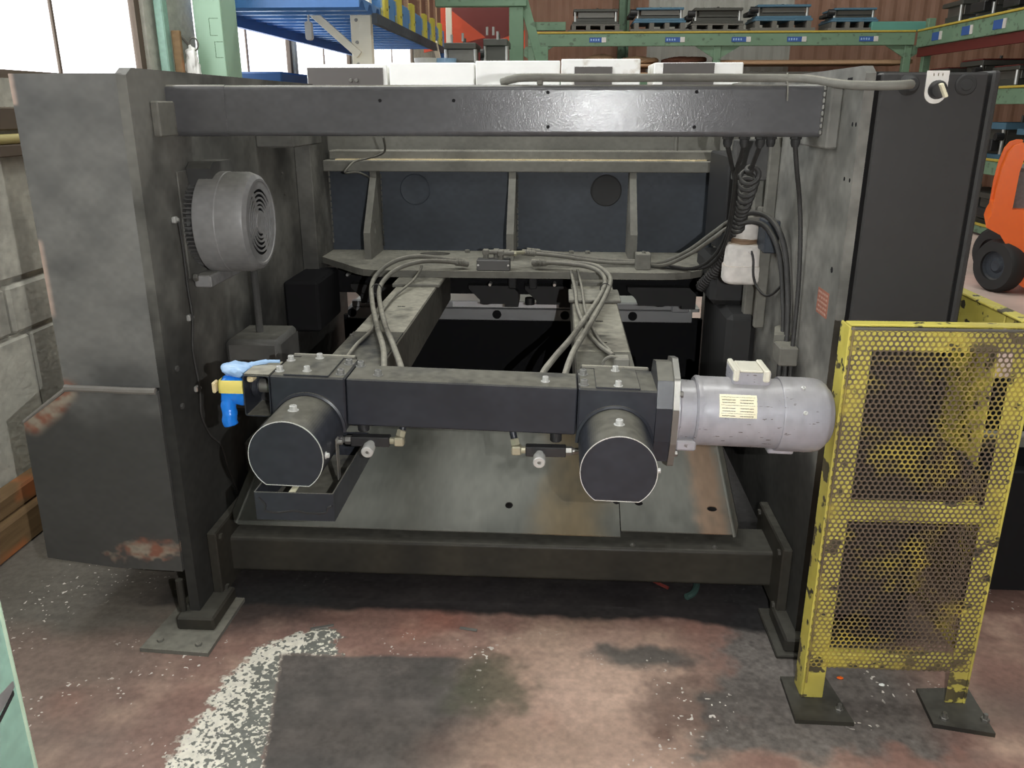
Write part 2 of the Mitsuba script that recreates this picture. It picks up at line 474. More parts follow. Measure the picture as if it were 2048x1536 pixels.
principled('m_bottle', dusty((0.60, 0.57, 0.53), (0.40, 0.33, 0.25), 16, 0.9, 0.22), 0.45)
principled('m_cap', (0.20, 0.13, 0.08), 0.6)
principled('m_blue_film', (0.012, 0.17, 0.62), 0.28, spec=0.6)
principled('m_clear_film', (0.30, 0.45, 0.66), 0.25, spec=0.6)
principled('m_yellow_tape', (0.62, 0.52, 0.13), 0.5)
principled('m_tan', (0.55, 0.45, 0.27), 0.6)
principled('m_orange', (0.82, 0.13, 0.012), 0.35, spec=0.5, clear=0.4)
principled('m_sticker', (0.26, 0.105, 0.07), 0.6)
principled('m_sticker_light', (0.34, 0.20, 0.155), 0.6)
principled('m_blue_steel', (0.035, 0.105, 0.28), 0.45)
principled('m_blue_deck', (0.06, 0.17, 0.42), 0.35)
principled('m_blue_bin', (0.065, 0.19, 0.40), 0.45)
principled('m_rack_white', (0.84, 0.79, 0.64), 0.5)
principled('m_yellow_plain', (0.50, 0.43, 0.05), 0.5)
principled('m_yellow_strip', (0.50, 0.37, 0.06), 0.5)
principled('m_red_sheet', (0.55, 0.075, 0.03), 0.5)
principled('m_dark_red', (0.12, 0.018, 0.014), 0.6)
principled('m_die', (0.085, 0.085, 0.075), 0.45, metallic=0.4)
principled('m_die_blue', (0.075, 0.16, 0.23), 0.5)
principled('m_pallet', (0.16, 0.15, 0.13), 0.7)
principled('m_brown_box', (0.15, 0.06, 0.035), 0.7)
principled('m_tag_blue', (0.04, 0.10, 0.32), 0.5)
principled('m_tag_white', (0.62, 0.60, 0.56), 0.5)
principled('m_teal', (0.12, 0.32, 0.26), 0.5)
principled('m_pale_green', dusty((0.26, 0.43, 0.35), (0.42, 0.52, 0.40), 5, 0.8, 0.15), 0.4)
principled('m_ceiling', (0.45, 0.45, 0.43), 0.8)
principled('m_sill', (0.10, 0.075, 0.055), 0.7)
principled('m_pipe_yellow', (0.42, 0.36, 0.15), 0.5)
principled('m_cardboard', (0.46, 0.29, 0.17), 0.8)
scene['m_glass'] = {'type': 'thindielectric', 'int_ior': 1.5}


# ------------------------------------------------------------------ the setting
def struct(name, mesh, mat, smooth=False):
    return single(name, mesh, mat, kind='structure', smooth=smooth)


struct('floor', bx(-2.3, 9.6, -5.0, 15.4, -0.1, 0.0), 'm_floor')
struct('ceiling', bx(-2.3, 9.6, -5.0, 15.4, 5.2, 5.3), 'm_ceiling')
XW = -2.02
# left wall: masonry below the windows, piers between them, a lintel above
SILL = 1.60
WINDOWS = [(1.2, 4.24), (4.80, 6.60), (6.66, 8.45), (9.2, 12.0)]
pieces = [bx(XW - 0.06, XW - 0.02, -5.0, 15.4, 0.0, 0.69), bx(XW - 0.06, XW - 0.035, -5.0, 15.4, 0.69, 0.90), bx(XW - 0.06, XW, -5.0, 15.4, 0.90, 1.33, 0.004),
          bx(XW - 0.06, XW, -5.0, 15.4, 1.33, SILL), bx(XW - 0.06, XW, -5.0, 15.4, 3.6, 5.2)]
ends = [-5.0] + [v for w in WINDOWS for v in w] + [15.4]
for a, b in zip(ends[0::2], ends[1::2]):
    pieces.append(bx(XW - 0.06, XW, a, b, SILL, 3.6))
wl = struct('wall_left', cat(*pieces), 'm_wall')
# the course of concrete blocks that can be told apart, bulging mortar between them
for i, (a, b) in enumerate(zip(np.arange(1.93, 4.2, 0.315), np.arange(1.93, 4.2, 0.315) + 0.303)):
    m = bx(XW - 0.04, XW + 0.004 * (i % 2), a, b, 0.695, 0.875, 0.012)
    part(wl, 'block', m, 'm_wall', smooth=False)
for i, y in enumerate((1.93, 2.96)):
    part(wl, 'render_panel', bx(XW - 0.03, XW + 0.004, y, y + 1.02, 0.12, 0.682, 0.008), 'm_wall', smooth=False)
struct('trim_1', bx(XW - 0.01, XW + 0.03, 1.0, 4.3, 1.42, 1.50, 0.005), 'm_sill')
struct('trim_2', bx(XW - 0.01, XW + 0.05, 1.0, 4.3, 1.33, 1.372, 0.004), 'm_sill')
pipe = struct('trim_3', cyl((XW + 0.035, 1.0, 1.39), (XW + 0.035, 4.3, 1.39), 0.018, 14), 'm_pipe_yellow', 30)
for i, (a, b) in enumerate(WINDOWS):
    w = thing(f'window_{i + 1}', kind='structure')
    fr = [bx(XW - 0.05, XW - 0.02, a, a + 0.05, SILL, 3.6), bx(XW - 0.05, XW - 0.02, b - 0.05, b, SILL, 3.6), bx(XW - 0.05, XW - 0.02, a, b, SILL, SILL + 0.03), bx(XW - 0.05, XW - 0.02, a, b, 3.55, 3.6)]
    part(w, 'frame', cat(*fr), 'm_sill', smooth=False)
    mid = 3.52 if i == 0 else (a + b) / 2
    part(w, 'mullion', bx(XW - 0.045, XW - 0.035, mid - 0.007, mid + 0.007, SILL + 0.03, 3.55), 'm_sill', smooth=False)
    for y0, y1 in ((a + 0.05, mid - 0.012), (mid + 0.012, b - 0.05)):
        v = np.array([[XW - 0.04, y0, SILL + 0.03], [XW - 0.04, y1, SILL + 0.03], [XW - 0.04, y1, 3.55], [XW - 0.04, y0, 3.55]])
        part(w, 'pane', trimesh.Trimesh(v, [[0, 1, 2], [0, 2, 3]], process=False), 'm_glass', smooth=False)
# corrugated back wall
xs = np.arange(-2.2, 9.5, 0.06)
prof = [(x, 15.1 - 0.025 * (k % 4 in (1, 2))) for k, x in enumerate(xs)]
wb = trimesh.util.concatenate([prism(prof + [(x, 15.25) for x in (prof[-1][0], prof[0][0])], 'xy', 0.0, 5.2)])
struct('wall_back', wb, 'm_siding')
struct('wall_right', bx(9.5, 9.6, -5.0, 15.4, 0, 5.2), 'm_wall')
struct('wall_front', bx(-2.3, 9.6, -5.1, -5.0, 0, 5.2), 'm_wall')
# columns of the hall
col = struct('trim_4', cat(bx(0.90, 0.99, 14.80, 15.0, 0, 5.2), bx(1.03, 1.07, 14.80, 15.0, 0, 5.2), bx(0.90, 1.07, 14.88, 14.92, 0, 5.2)), 'm_green')
COLX = -1.728
cl = single('steel_column', cat(bx(-1.87, COLX, 4.46, 4.476, 0, 5.2, 0.003), bx(-1.87, COLX, 4.66, 4.676, 0, 5.2, 0.003), bx(COLX - 0.012, COLX, 4.476, 4.66, 0, 5.2)), 'm_column',
            'pale green painted steel column with faint stencil marks beside the left window', 'column', smooth=False)


def strokes(lines, y, w=0.006):
    return cat(*[bx(min(a[0], b[0]) - w / 2, max(a[0], b[0]) + w / 2, y - 0.0012, y, min(a[1], b[1]) - w / 2, max(a[1], b[1]) + w / 2) for a, b in lines])


part('steel_column', 'stencil_mark', strokes([((-1.793, 1.925), (-1.748, 1.925)), ((-1.793, 1.925), (-1.793, 1.845)), ((-1.793, 1.845), (-1.757, 1.845)), ((-1.775, 1.815), (-1.735, 1.815)), ((-1.775, 1.815), (-1.775, 1.740)), ((-1.775, 1.740), (-1.740, 1.740))], 4.46, 0.0035), 'm_green', smooth=False, label='faint dark stencil strokes')
single('window_jamb_rail', bx(-2.0, -1.955, 4.30, 4.36, 0, 5.2, 0.006), 'm_pale_green', 'light green vertical rail between the bright window and the steel column', 'rail')
single('rusty_board', bx(-1.945, -1.90, 4.34, 4.36, 1.0, 1.86, 0.004), 'm_wood', 'rusty brown upright board wedged beside the green column', 'board')
single('wire_loop', cat(tube([(-1.86 + 0.022 * math.cos(a), 4.40, 1.80 + 0.03 * math.sin(a)) for a in np.linspace(-2.2, 3.2, 14)], 0.004, 6), tube([(-1.92, 4.40, 1.835), (-1.90, 4.40, 1.815), (-1.88, 4.40, 1.79)], 0.008, 6), tube([(-1.875, 4.40, 1.785), (-1.87, 4.40, 1.70)], 0.004, 6, n=4)), 'm_hose', 'thin looped wire hanging above the white rag by the column', 'wire')
rag = trimesh.creation.icosphere(3, 1.0)
v = rag.vertices.copy()
v *= (0.036, 0.02, 0.10)
v += (meshkit.fbm(rag.vertices * 2.5, 3)[:, None] - 0.5) * np.sign(rag.vertices) * 0.03
rag = trimesh.Trimesh(v + [-1.875, 4.395, 1.69], rag.faces, process=False)
single('white_rag', rag, 'm_white_plain', 'crumpled white rag bundled beside the green steel column', 'rag', smooth=True)

# timber skids along the foot of the left wall
for i, (x0, x1, z0, z1, y0, y1, lab) in enumerate([(-1.96, -1.90, 0.0, 0.122, 1.2, 3.3, 'lower brown timber lying on the floor along the left wall'), (-2.0, -1.93, 0.124, 0.20, 1.2, 3.2, 'upper orange stained timber lying on the lower one at the left wall')]):
    single('timber', bx(x0, x1, y0, y1, z0, z1, 0.008), 'm_wood', lab, 'timber')

# ceiling lamps over the machine and the hall
for i, (x, y, z, ) in enumerate([l[:3] for l in LAMPS]):
    k = thing('ceiling_lamp', 'long white fluorescent ceiling lamp above the machines', 'lamp', 'ceiling lamps of the hall')
    part(k, 'housing', bx(x - 0.75, x + 0.75, y - 0.22, y + 0.22, z, z + 0.07, 0.01), 'm_white_plain', smooth=False)
    v = np.array([[x - 0.72, y - 0.20, z - 0.004], [x - 0.72, y + 0.20, z - 0.004], [x + 0.72, y + 0.20, z - 0.004], [x + 0.72, y - 0.20, z - 0.004]])
    m = trimesh.Trimesh(v, [[0, 1, 2], [0, 2, 3]], process=False)
    scene[f'{k}__diffuser'] = mikit.ply(m, 'm_white_plain', emitter={'type': 'area', 'radiance': rgb(LAMP_RADIANCE * 0.97, LAMP_RADIANCE, LAMP_RADIANCE * 0.955)})
    used.add(f'{k}__diffuser')
    part(k, 'hanger', cat(cyl((x - 0.5, y, z + 0.07), (x - 0.5, y, 5.2), 0.006, 8), cyl((x + 0.5, y, z + 0.07), (x + 0.5, y, 5.2), 0.006, 8)), 'm_steel_dark')

# ------------------------------------------------------------------ the shearing machine's frame
XL, XR, YF = -1.066, 0.704, 2.10
M = thing('shearing_machine', 'large dark grey sheet metal shearing machine seen from its open rear', 'machine')
plate = Polygon([(2.10, 0.05), (2.40, 0.05), (2.52, 0.14), (3.6, 0.14), (3.7, 0.05), (4.05, 0.05), (4.05, 1.592), (2.13, 1.592), (2.10, 1.575)])
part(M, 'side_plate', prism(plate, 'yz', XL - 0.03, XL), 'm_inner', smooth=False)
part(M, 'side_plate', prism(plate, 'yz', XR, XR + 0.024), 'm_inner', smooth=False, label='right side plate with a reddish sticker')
# outer cover on the left: upper box and lower eight-sided box with a lip between them
up = Polygon([(2.098, -1.363), (2.098, -1.10), (2.104, -1.078), (2.125, -1.0965), (3.95, -1.0965), (3.95, -1.363)])
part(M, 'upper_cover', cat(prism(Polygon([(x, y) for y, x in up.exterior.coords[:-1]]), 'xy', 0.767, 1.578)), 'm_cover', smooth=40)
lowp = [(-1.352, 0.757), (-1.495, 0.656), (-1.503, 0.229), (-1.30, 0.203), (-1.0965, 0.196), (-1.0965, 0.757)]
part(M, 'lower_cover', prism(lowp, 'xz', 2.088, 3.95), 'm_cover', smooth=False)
part(M, 'cover_lip', cat(tube([(-1.356, 2.091, 0.7635), (-1.25, 2.085, 0.764), (-1.16, 2.085, 0.7615), (-1.10, 2.088, 0.7605)], [0.0115] + [0.0095] * 24, 8), tube([(-1.50, 2.10, 0.657), (-1.43, 2.096, 0.708), (-1.354, 2.094, 0.763)], 0.006, 8)), 'm_lip', label='pale worn lip between the two covers')
part(M, 'cover_screw', hexbolt((-1.105, 2.088, 0.7595), (0, -1, 0), 0.004, 0.002), 'm_black')
# top beam with rounded edges, its end sleeve and its end flanges
beam = rrect(2.30, 2.43, 1.425, 1.555, 0.014)
part(M, 'top_beam', prism(beam, 'yz', XL, XR - 0.028), 'm_beam', smooth=30)
part(M, 'beam_sleeve', prism(beam.buffer(0.0015), 'yz', XL, -0.905), 'm_beam', smooth=30)
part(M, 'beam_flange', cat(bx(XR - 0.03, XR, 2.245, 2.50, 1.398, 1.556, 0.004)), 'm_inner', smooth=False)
part(M, 'beam_flange', bx(XL, XL + 0.022, 2.20, 2.31, 1.425, 1.515, 0.004), 'm_shelf', smooth=False)
part(M, 'beam_weld', cat(*[bx(XR - 0.0365, XR - 0.029, 2.286, 2.30, z, z + 0.014, 0.003) for z in np.arange(1.43, 1.545, 0.0155)]), 'm_steel_dark', smooth=False)
for x, z in ((-0.484, 1.516), (-0.287, 1.516), (-0.038, 1.536), (0.347, 1.537), (-0.037, 1.45), (0.347, 1.45)):
    part(M, 'tapped_hole', lathe([(0.0028, 0), (0.0045, 0), (0.0045, 0.0012), (0.0028, 0.0012), (0.0028, 0.0004), (0, 0.0004), (0, 0)], (x, 2.3, z), (0, -1, 0), 12), 'm_void')
# bottom beam and its flanges
part(M, 'bottom_beam', prism(rrect(2.30, 2.46, 0.074, 0.195, 0.012), 'yz', XL + 0.03, XR - 0.03), 'm_frame', smooth=30)
part(M, 'beam_flange', bx(XL, XL + 0.03, 2.20, 2.52, 0.035, 0.262, 0.004), 'm_frame', smooth=False)
part(M, 'beam_flange', bx(XR - 0.03, XR, 2.20, 2.52, 0.035, 0.262, 0.004), 'm_frame', smooth=False)
for y, z in ((2.23, 0.235), (2.49, 0.235), (2.23, 0.055)):
    part(M, 'flange_bolt', hexbolt((XL + 0.03, y, z), (1, 0, 0), 0.012, 0.009), 'm_frame', smooth=False)
    part(M, 'flange_bolt', hexbolt((XR - 0.03, y, z), (-1, 0, 0), 0.012, 0.009), 'm_frame', smooth=False)
part(M, 'foot_block', bx(-1.125, -1.01, 2.06, 2.24, 0.012, 0.055, 0.006), 'm_frame', smooth=False)
part(M, 'foot_block', bx(0.665, 0.765, 2.055, 2.24, 0.012, 0.055, 0.006), 'm_frame', smooth=False)
part(M, 'foot_rod', cyl((-1.118, 2.10, 0.055), (-1.118, 2.10, 0.16), 0.011, 12), 'm_frame')
fp = part(M, 'floor_plate', prism([(-1.195, 1.968), (-0.988, 1.956), (-0.985, 2.24), (-1.17, 2.25)], 'xy', 0.0, 0.012), 'm_shelf', smooth=False, label='dusty grey steel plate under the left foot')
for x, y in ((-1.15, 2.005), (-1.03, 1.992)):
    part(fp, 'anchor_bolt', hexbolt((x, y, 0.012), (0, 0, 1), 0.010, 0.008), 'm_shelf', smooth=False)
part(M, 'floor_plate', bx(0.64, 0.79, 2.04, 2.28, 0.0, 0.012, 0.003), 'm_frame', smooth=False)

# blade beam with its ribs, at the far side of the opening
YP, ZS = 3.62, 0.901
part(M, 'back_panel', bx(-1.005, 0.66, YP, YP + 0.02, 0.86, 1.26), 'm_panel', smooth=False)
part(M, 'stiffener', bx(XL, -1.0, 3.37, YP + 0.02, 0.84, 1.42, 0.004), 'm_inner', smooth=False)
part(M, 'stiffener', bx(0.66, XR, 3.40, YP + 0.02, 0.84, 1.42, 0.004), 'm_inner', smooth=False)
part(M, 'weld_seam', cat(*[bx(-1.003, -0.994, YP - 0.008, YP, z, z + 0.022, 0.003) for z in np.arange(0.93, 1.24, 0.026)]), 'm_shelf', smooth=False)
part(M, 'weld_seam', cat(*[bx(0.652, 0.662, YP - 0.008, YP, z, z + 0.022, 0.003) for z in np.arange(0.93, 1.24, 0.026)]), 'm_shelf', smooth=False)
part(M, 'top_bar', bx(-1.0, 0.664, 3.535, YP + 0.02, 1.243, 1.288, 0.003), 'm_shelf', smooth=False)
part(M, 'ledge_plate', bx(-0.985, 0.64, 3.585, YP + 0.05, 1.288, 1.326, 0.004), 'm_shelf', smooth=False)
dust = [(x, 3.548 + 0.03 * meshkit.noise(np.array([x * 40, 1, 2]))) for x in np.linspace(-0.95, 0.60, 90)]
part(M, 'dust_ridge', prism(dust + [(0.60, 3.60), (-0.95, 3.60)], 'xy', 1.288, 1.2925), 'm_tan', smooth=False, label='line of pale dust lying along the bar')
part(M, 'upper_plate', bx(XL, XR, 3.68, 3.70, 1.24, 1.588), 'm_shelf', smooth=False)
part(M, 'upper_rod', cyl((0.48, 3.64, 1.326), (0.48, 3.64, 1.50), 0.008, 10), 'm_shelf')
for x0, x1 in ((-0.805, -0.777), (-0.218, -0.188), (0.284, 0.312)):
    rib = Polygon([(YP, 1.246), (3.545, 1.246), (3.545, 1.22), (3.395, 1.035), (3.375, 1.01), (3.375, ZS), (YP, ZS)])
    rib = rib.difference(affinity.scale(Point(3.47, 1.02).buffer(0.016), 0.8, 1.6))
    part(M, 'rib', prism(rib, 'yz', x0, x1), 'm_shelf', smooth=False)
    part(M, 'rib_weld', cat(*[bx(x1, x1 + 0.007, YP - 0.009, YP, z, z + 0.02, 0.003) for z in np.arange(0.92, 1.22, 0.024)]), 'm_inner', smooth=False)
shelf = Polygon([(-1.0, 3.43), (-0.87, 3.28)] + [(-0.80 + 0.0, 3.195), (-0.765, 3.163), (-0.72, 3.146), (-0.66, 3.142), (0.38, 3.142)] + [(0.44, 3.148), (0.50, 3.17), (0.55, 3.215), (0.59, 3.29), (0.65, 3.42), (0.66, YP), (-1.0, YP)])
shelf = shelf.difference(affinity.scale(Point(-0.535, 3.535).buffer(0.052), 1.25, 0.9))
part(M, 'shelf_plate', prism(shelf, 'xy', ZS - 0.026, ZS), 'm_shelf', smooth=False)
for x, mat, d in ((-0.626, 'm_panel', 0.002), (0.192, 'm_rubber', 0.006)):
    part(M, 'hole_plug', lathe([(0, 0), (0.066, 0), (0.066, d), (0.062, d + 0.002), (0.058, d), (0, d)], (x, YP, 1.163), (0, -1, 0), 48), mat, label='round dark plug in the blade beam')
for x in (-0.40, 0.05, 0.12):
    part(M, 'shelf_bolt', hexbolt((x, 3.57, ZS), (0, 0, 1), 0.012, 0.012), 'm_shelf', smooth=False)
# hold-downs, blades and table edge under the shelf
part(M, 'holddown_beam', bx(-1.0, 0.64, 3.66, 3.80, 0.70, 0.875), 'm_void', smooth=False)
for a, b in ((-0.93, -0.70), (-0.40, -0.18), (-0.15, 0.06), (0.30, 0.60)):
    part(M, 'holddown_arm', prism([(a, 0.735), (a + 0.05, 0.685), (a + 0.05, 0.668), (b - 0.06, 0.668), (b - 0.06, 0.655), (b, 0.655), (b, 0.72), (b - 0.03, 0.75), (a, 0.75)], 'xz', 3.60, 3.78), 'm_rubber', smooth=False)
for x in (-0.88, -0.33, -0.13, 0.45):
    part(M, 'holddown_foot', cyl((x, 3.66, 0.685), (x, 3.66, 0.655), 0.022, 16), 'm_black')
for x in (-0.205, -0.115):
    part(M, 'clamp_nut', bx(x - 0.018, x + 0.018, 3.58, 3.64, 0.74, 0.80, 0.005), 'm_rubber', smooth=False)
for x, z in ((-0.93, 0.80), (-0.75, 0.835), (-0.70, 0.815), (-0.30, 0.768), (-0.02, 0.77), (0.28, 0.80)):
    part(M, 'adjusting_screw', hexbolt((x, 3.60 if z > 0.78 else 3.58, z), (0, -1, 0), 0.008, 0.05), 'm_steel', smooth=False)
part(M, 'table_top', bx(-1.0, 0.66, 3.84, 4.30, 0.585, 0.60), 'm_steel', smooth=False, label='bright bare metal table top beyond the blades')
part(M, 'blade', bx(-0.98, 0.58, 3.80, 3.84, 0.602, 0.628, 0.002), 'm_bed', smooth=False)
part(M, 'blade_face', bx(-0.50, 0.03, 3.797, 3.80, 0.606, 0.632, 0.001), 'm_gap_light', smooth=False, label='bright strip standing for the light in the blade gap')  # pale strip added for the light showing through the blade gap
part(M, 'table_edge', bx(-1.0, 0.62, 3.79, 3.845, 0.545, 0.600, 0.003), 'm_bed', smooth=False)
for x in (-0.98, -0.74, -0.29, 0.03, 0.345):
    part(M, 'edge_hole', cyl((x, 3.792, 0.5735), (x, 3.7885, 0.5735), 0.021, 20), 'm_void')
part(M, 'table_apron', bx(-1.04, 0.68, 3.86, 3.89, 0.05, 0.545), 'm_void', smooth=False)
part(M, 'blade_end', bx(0.52, 0.60, 3.76, 3.80, 0.60, 0.70, 0.004), 'm_bed', smooth=False)

# inside, on the left wall: gear case, oil box with its pipe, cable clips
part(M, 'gear_case', bx(XL, -0.93, 3.10, 3.42, 0.66, 0.86, 0.01), 'm_void', smooth=False)
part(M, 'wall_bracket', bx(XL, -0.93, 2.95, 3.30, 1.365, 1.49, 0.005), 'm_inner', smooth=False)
ob = part(M, 'oil_box', bx(XL, -0.885, 2.49, 2.70, 0.55, 0.795, 0.016), 'm_frame', smooth=40)
part(ob, 'pipe', cyl((-0.985, 2.60, 0.79), (-0.985, 2.60, 1.06), 0.012, 12), 'm_frame')
for k, (y, z) in enumerate(((2.248, 1.205), (2.263, 0.925), (2.253, 0.713))):
    part(M, 'cable_clip', cat(bx(XL, XL + 0.012, y - 0.011, y + 0.011, z - 0.009, z + 0.009, 0.003), hexbolt((XL + 0.012, y + 0.005, z), (1, 0, 0), 0.005, 0.004)), 'm_steel', smooth=False, label='small bright cable clip')
for y, z in ((2.155, 0.805), (2.156, 0.693)):
    part(M, 'wall_bolt', hexbolt((XL, y, z), (1, 0, 0), 0.009, 0.006), 'm_frame', smooth=False)
for y, z in ((3.20, 1.26), (3.21, 1.18), (3.18, 0.85), (3.40, 0.70), (3.30, 0.66)):
    part(M, 'wall_bolt', hexbolt((XL, y, z), (1, 0, 0), 0.006, 0.005), 'm_steel_dark', smooth=False)
part(M, 'side_box', bx(XL, -0.90, 2.55, 3.2, 0.30, 0.42, 0.01), 'm_frame', smooth=False)

# inside, on the right wall: slide rails, cable clamp
part(M, 'slide_rail', bx(XR - 0.045, XR, 2.92, 2.97, 0.75, 1.41, 0.004), 'm_shelf', smooth=False)
part(M, 'slide_rail', bx(XR - 0.035, XR, 2.80, 2.825, 0.78, 1.41, 0.004), 'm_shelf', smooth=False)
part(M, 'gland_bracket', bx(0.565, XR, 2.83, 2.88, 1.27, 1.40, 0.004), 'm_frame', smooth=False)
part(M, 'rear_box', bx(0.58, XR, 3.0, 3.38, 1.0, 1.34, 0.006), 'm_black', smooth=False)
part(M, 'gear_case', bx(0.60, XR, 2.90, 3.40, 0.34, 0.80, 0.02), 'm_rubber', smooth=False)
part(M, 'rear_tank', bx(0.56, XR, 3.05, 3.42, 0.80, 0.96, 0.02), 'm_rubber', smooth=False)
part(M, 'cable_clamp', bx(XR - 0.055, XR, 2.37, 2.45, 0.775, 0.832, 0.004), 'm_shelf', smooth=False)
part(M, 'cable_clamp_base', prism([(XR - 0.055, 2.45), (XR, 2.45), (XR, 2.58), (XR - 0.03, 2.55)], 'xy', 0.78, 0.85), 'm_shelf', smooth=False)
for y, z in ((2.17, 1.10), (2.15, 1.46), (2.125, 1.46), (2.16, 1.33), (2.12, 1.33)):
    part(M, 'wall_hole', cyl((XR - 0.0006, y, z), (XR, y, z), 0.005 if z > 1.2 else 0.008, 12), 'm_void')
part(M, 'wall_slot', bx(XR - 0.0008, XR, 2.19, 2.225, 1.548, 1.568), 'm_void', smooth=False)
st = part(M, 'sticker', bx(XR - 0.0012, XR, 2.165, 2.258, 0.970, 1.038), 'm_sticker', smooth=False, label='worn reddish sticker')
for k in range(5):
    z = 0.976 + 0.0125 * k
    part(st, 'print_line', cat(*[bx(XR - 0.002, XR - 0.0012, y, y + 0.013, z, z + 0.0055) for y in np.arange(2.172, 2.245, 0.017 + 0.003 * (k % 2))]), 'm_sticker_light', smooth=False)

# ------------------------------------------------------------------ control cabinet on the right
K = thing('control_cabinet', 'tall dark grey control cabinet with a rotary switch at its top, right of the machine', 'cabinet')
part(K, 'body', bx(0.729, 1.012, 2.135, 2.95, 0.10, 1.578, 0.004), 'm_void', smooth=False)
part(K, 'door', bx(0.7405, 0.985, 2.10, 2.14, 0.11, 1.576, 0.005), 'm_cabinet', smooth=False)
part(K, 'side_frame', bx(0.992, 1.010, 2.098, 2.95, 0.10, 1.580, 0.005), 'm_cabinet', smooth=False)
part(K, 'cable_gland', lathe([(0, 0), (0.024, 0), (0.024, 0.006), (0.019, 0.012), (0.014, 0.026), (0, 0.026)], (0.803, 2.10, 1.549), (0, -1, 0), 24), 'm_rubber')
sw = part(K, 'switch_plate', prism(Polygon([(0.842, 1.580), (0.892, 1.580), (0.892, 1.530)] + [(0.867 + 0.025 * math.cos(a), 1.532 + 0.025 * math.sin(a)) for a in np.linspace(0, -math.pi, 14)] + [(0.842, 1.53)]).buffer(-0.001).buffer(0.001), 'xz', 2.0965, 2.10), 'm_tag_white', smooth=False, label='bright metal switch plate')
part(sw, 'knob', lathe([(0, 0), (0.021, 0), (0.021, 0.006), (0.017, 0.016), (0, 0.016)], (0.869, 2.0965, 1.538), (0, -1, 0), 24), 'm_black')
pt = bx(-0.0035, 0.0035, -0.016, 0, -0.020, 0.014, 0.0015)
pt.apply_transform(trimesh.transformations.rotation_matrix(math.radians(-28), [0, 1, 0]))
pt.apply_translation([0.872, 2.0805, 1.539])
part(sw, 'pointer', pt, 'm_plate', smooth=False)
part(sw, 'scale_tick', cat(*[bx(0.867 + dx - 0.001, 0.867 + dx + 0.001, 2.0957, 2.0965, 1.568, 1.574) for dx in (-0.010, 0.0, 0.010)]), 'm_ink', smooth=False)
part(K, 'blank_plug', lathe([(0, 0), (0.024, 0), (0.024, 0.004), (0.021, 0.007), (0.014, 0.007), (0.0125, 0.009), (0, 0.009)], (0.933, 2.10, 1.549), (0, -1, 0), 28), 'm_rubber')

# ------------------------------------------------------------------ chute tray under the gauge
TA = math.tan(math.radians(21.0))


def tray_sheet(poly, thick=0.003):
    """Plan outline (x, y) laid on the chute's slope."""
    m = prism(poly, 'xy', 0.0, thick)
    v = m.vertices.copy()
    v[:, 2] += 0.225 + TA * (v[:, 1] - 2.33)
    return trimesh.Trimesh(v, m.faces, process=False)


Yb = 2.86
big = Polygon([(-1.02, 2.330), (0.206, 2.322), (0.212, Yb), (-1.02, Yb)]).difference(affinity.scale(Point(-0.15, 2.433).buffer(0.0125), 1, 1.05)).difference(Point(0.20, 2.46).buffer(0.012))
small = Polygon([(0.209, 2.345), (0.555, 2.342), (0.556, Yb), (0.215, Yb)]).difference(affinity.scale(Point(0.506, 2.44).buffer(0.012), 1.3, 0.9)).difference(affinity.scale(Point(0.272, 2.455).buffer(0.010), 1.3, 1))
TR = thing('chute_tray', 'sloping stained bare steel chute tray resting on the lower beam of the machine', 'tray')
part(TR, 'sheet', tray_sheet(big), 'm_tray', smooth=False)
part(TR, 'sheet', tray_sheet(small), 'm_tray', smooth=False)


def lip(x, s):
    pts = []
    for a in np.linspace(0, 1, 6):
        pts.append((x + s * (0.012 * math.sin(a * 1.5)), 0.012 * (1 - math.cos(a * 1.5)) + (0.034 * max(0, a - 0.6) / 0.4)))
    v, f = [], []
    for y in (2.333, Yb):
        for px_, pz in pts:
            v.append((px_, y, pz + 0.226 + TA * (y - 2.33)))
    for i in range(5):
        f += [(i, i + 1, i + 7), (i, i + 7, i + 6)]
    m = trimesh.Trimesh(v, f, process=False)
    m2 = m.copy()
    m2.apply_translation([s * 0.002, 0, 0])
    m2.invert()
    return cat(m, m2)


part(TR, 'side_lip', lip(-1.02, -1), 'm_tray', smooth=True)
part(TR, 'side_lip', lip(0.556, 1), 'm_tray', smooth=True)
for x in (0.245, 0.50):
    part(TR, 'mount_screw', screw((x, 2.322, 0.195), (0, 0, 1), 0.006, 0.005), 'm_steel_dark')

# ------------------------------------------------------------------ back gauge
G = thing('back_gauge', 'black motorised back gauge with two dusty arms sticking out of the machine', 'back gauge')
TILT, PIV = 1.4, (-0.58, 1.85, 0.85)


def gp(name, mesh, mat, parent=None, **kw):
    return part(parent or G, name, rot_y(mesh, TILT, PIV), mat, **kw)


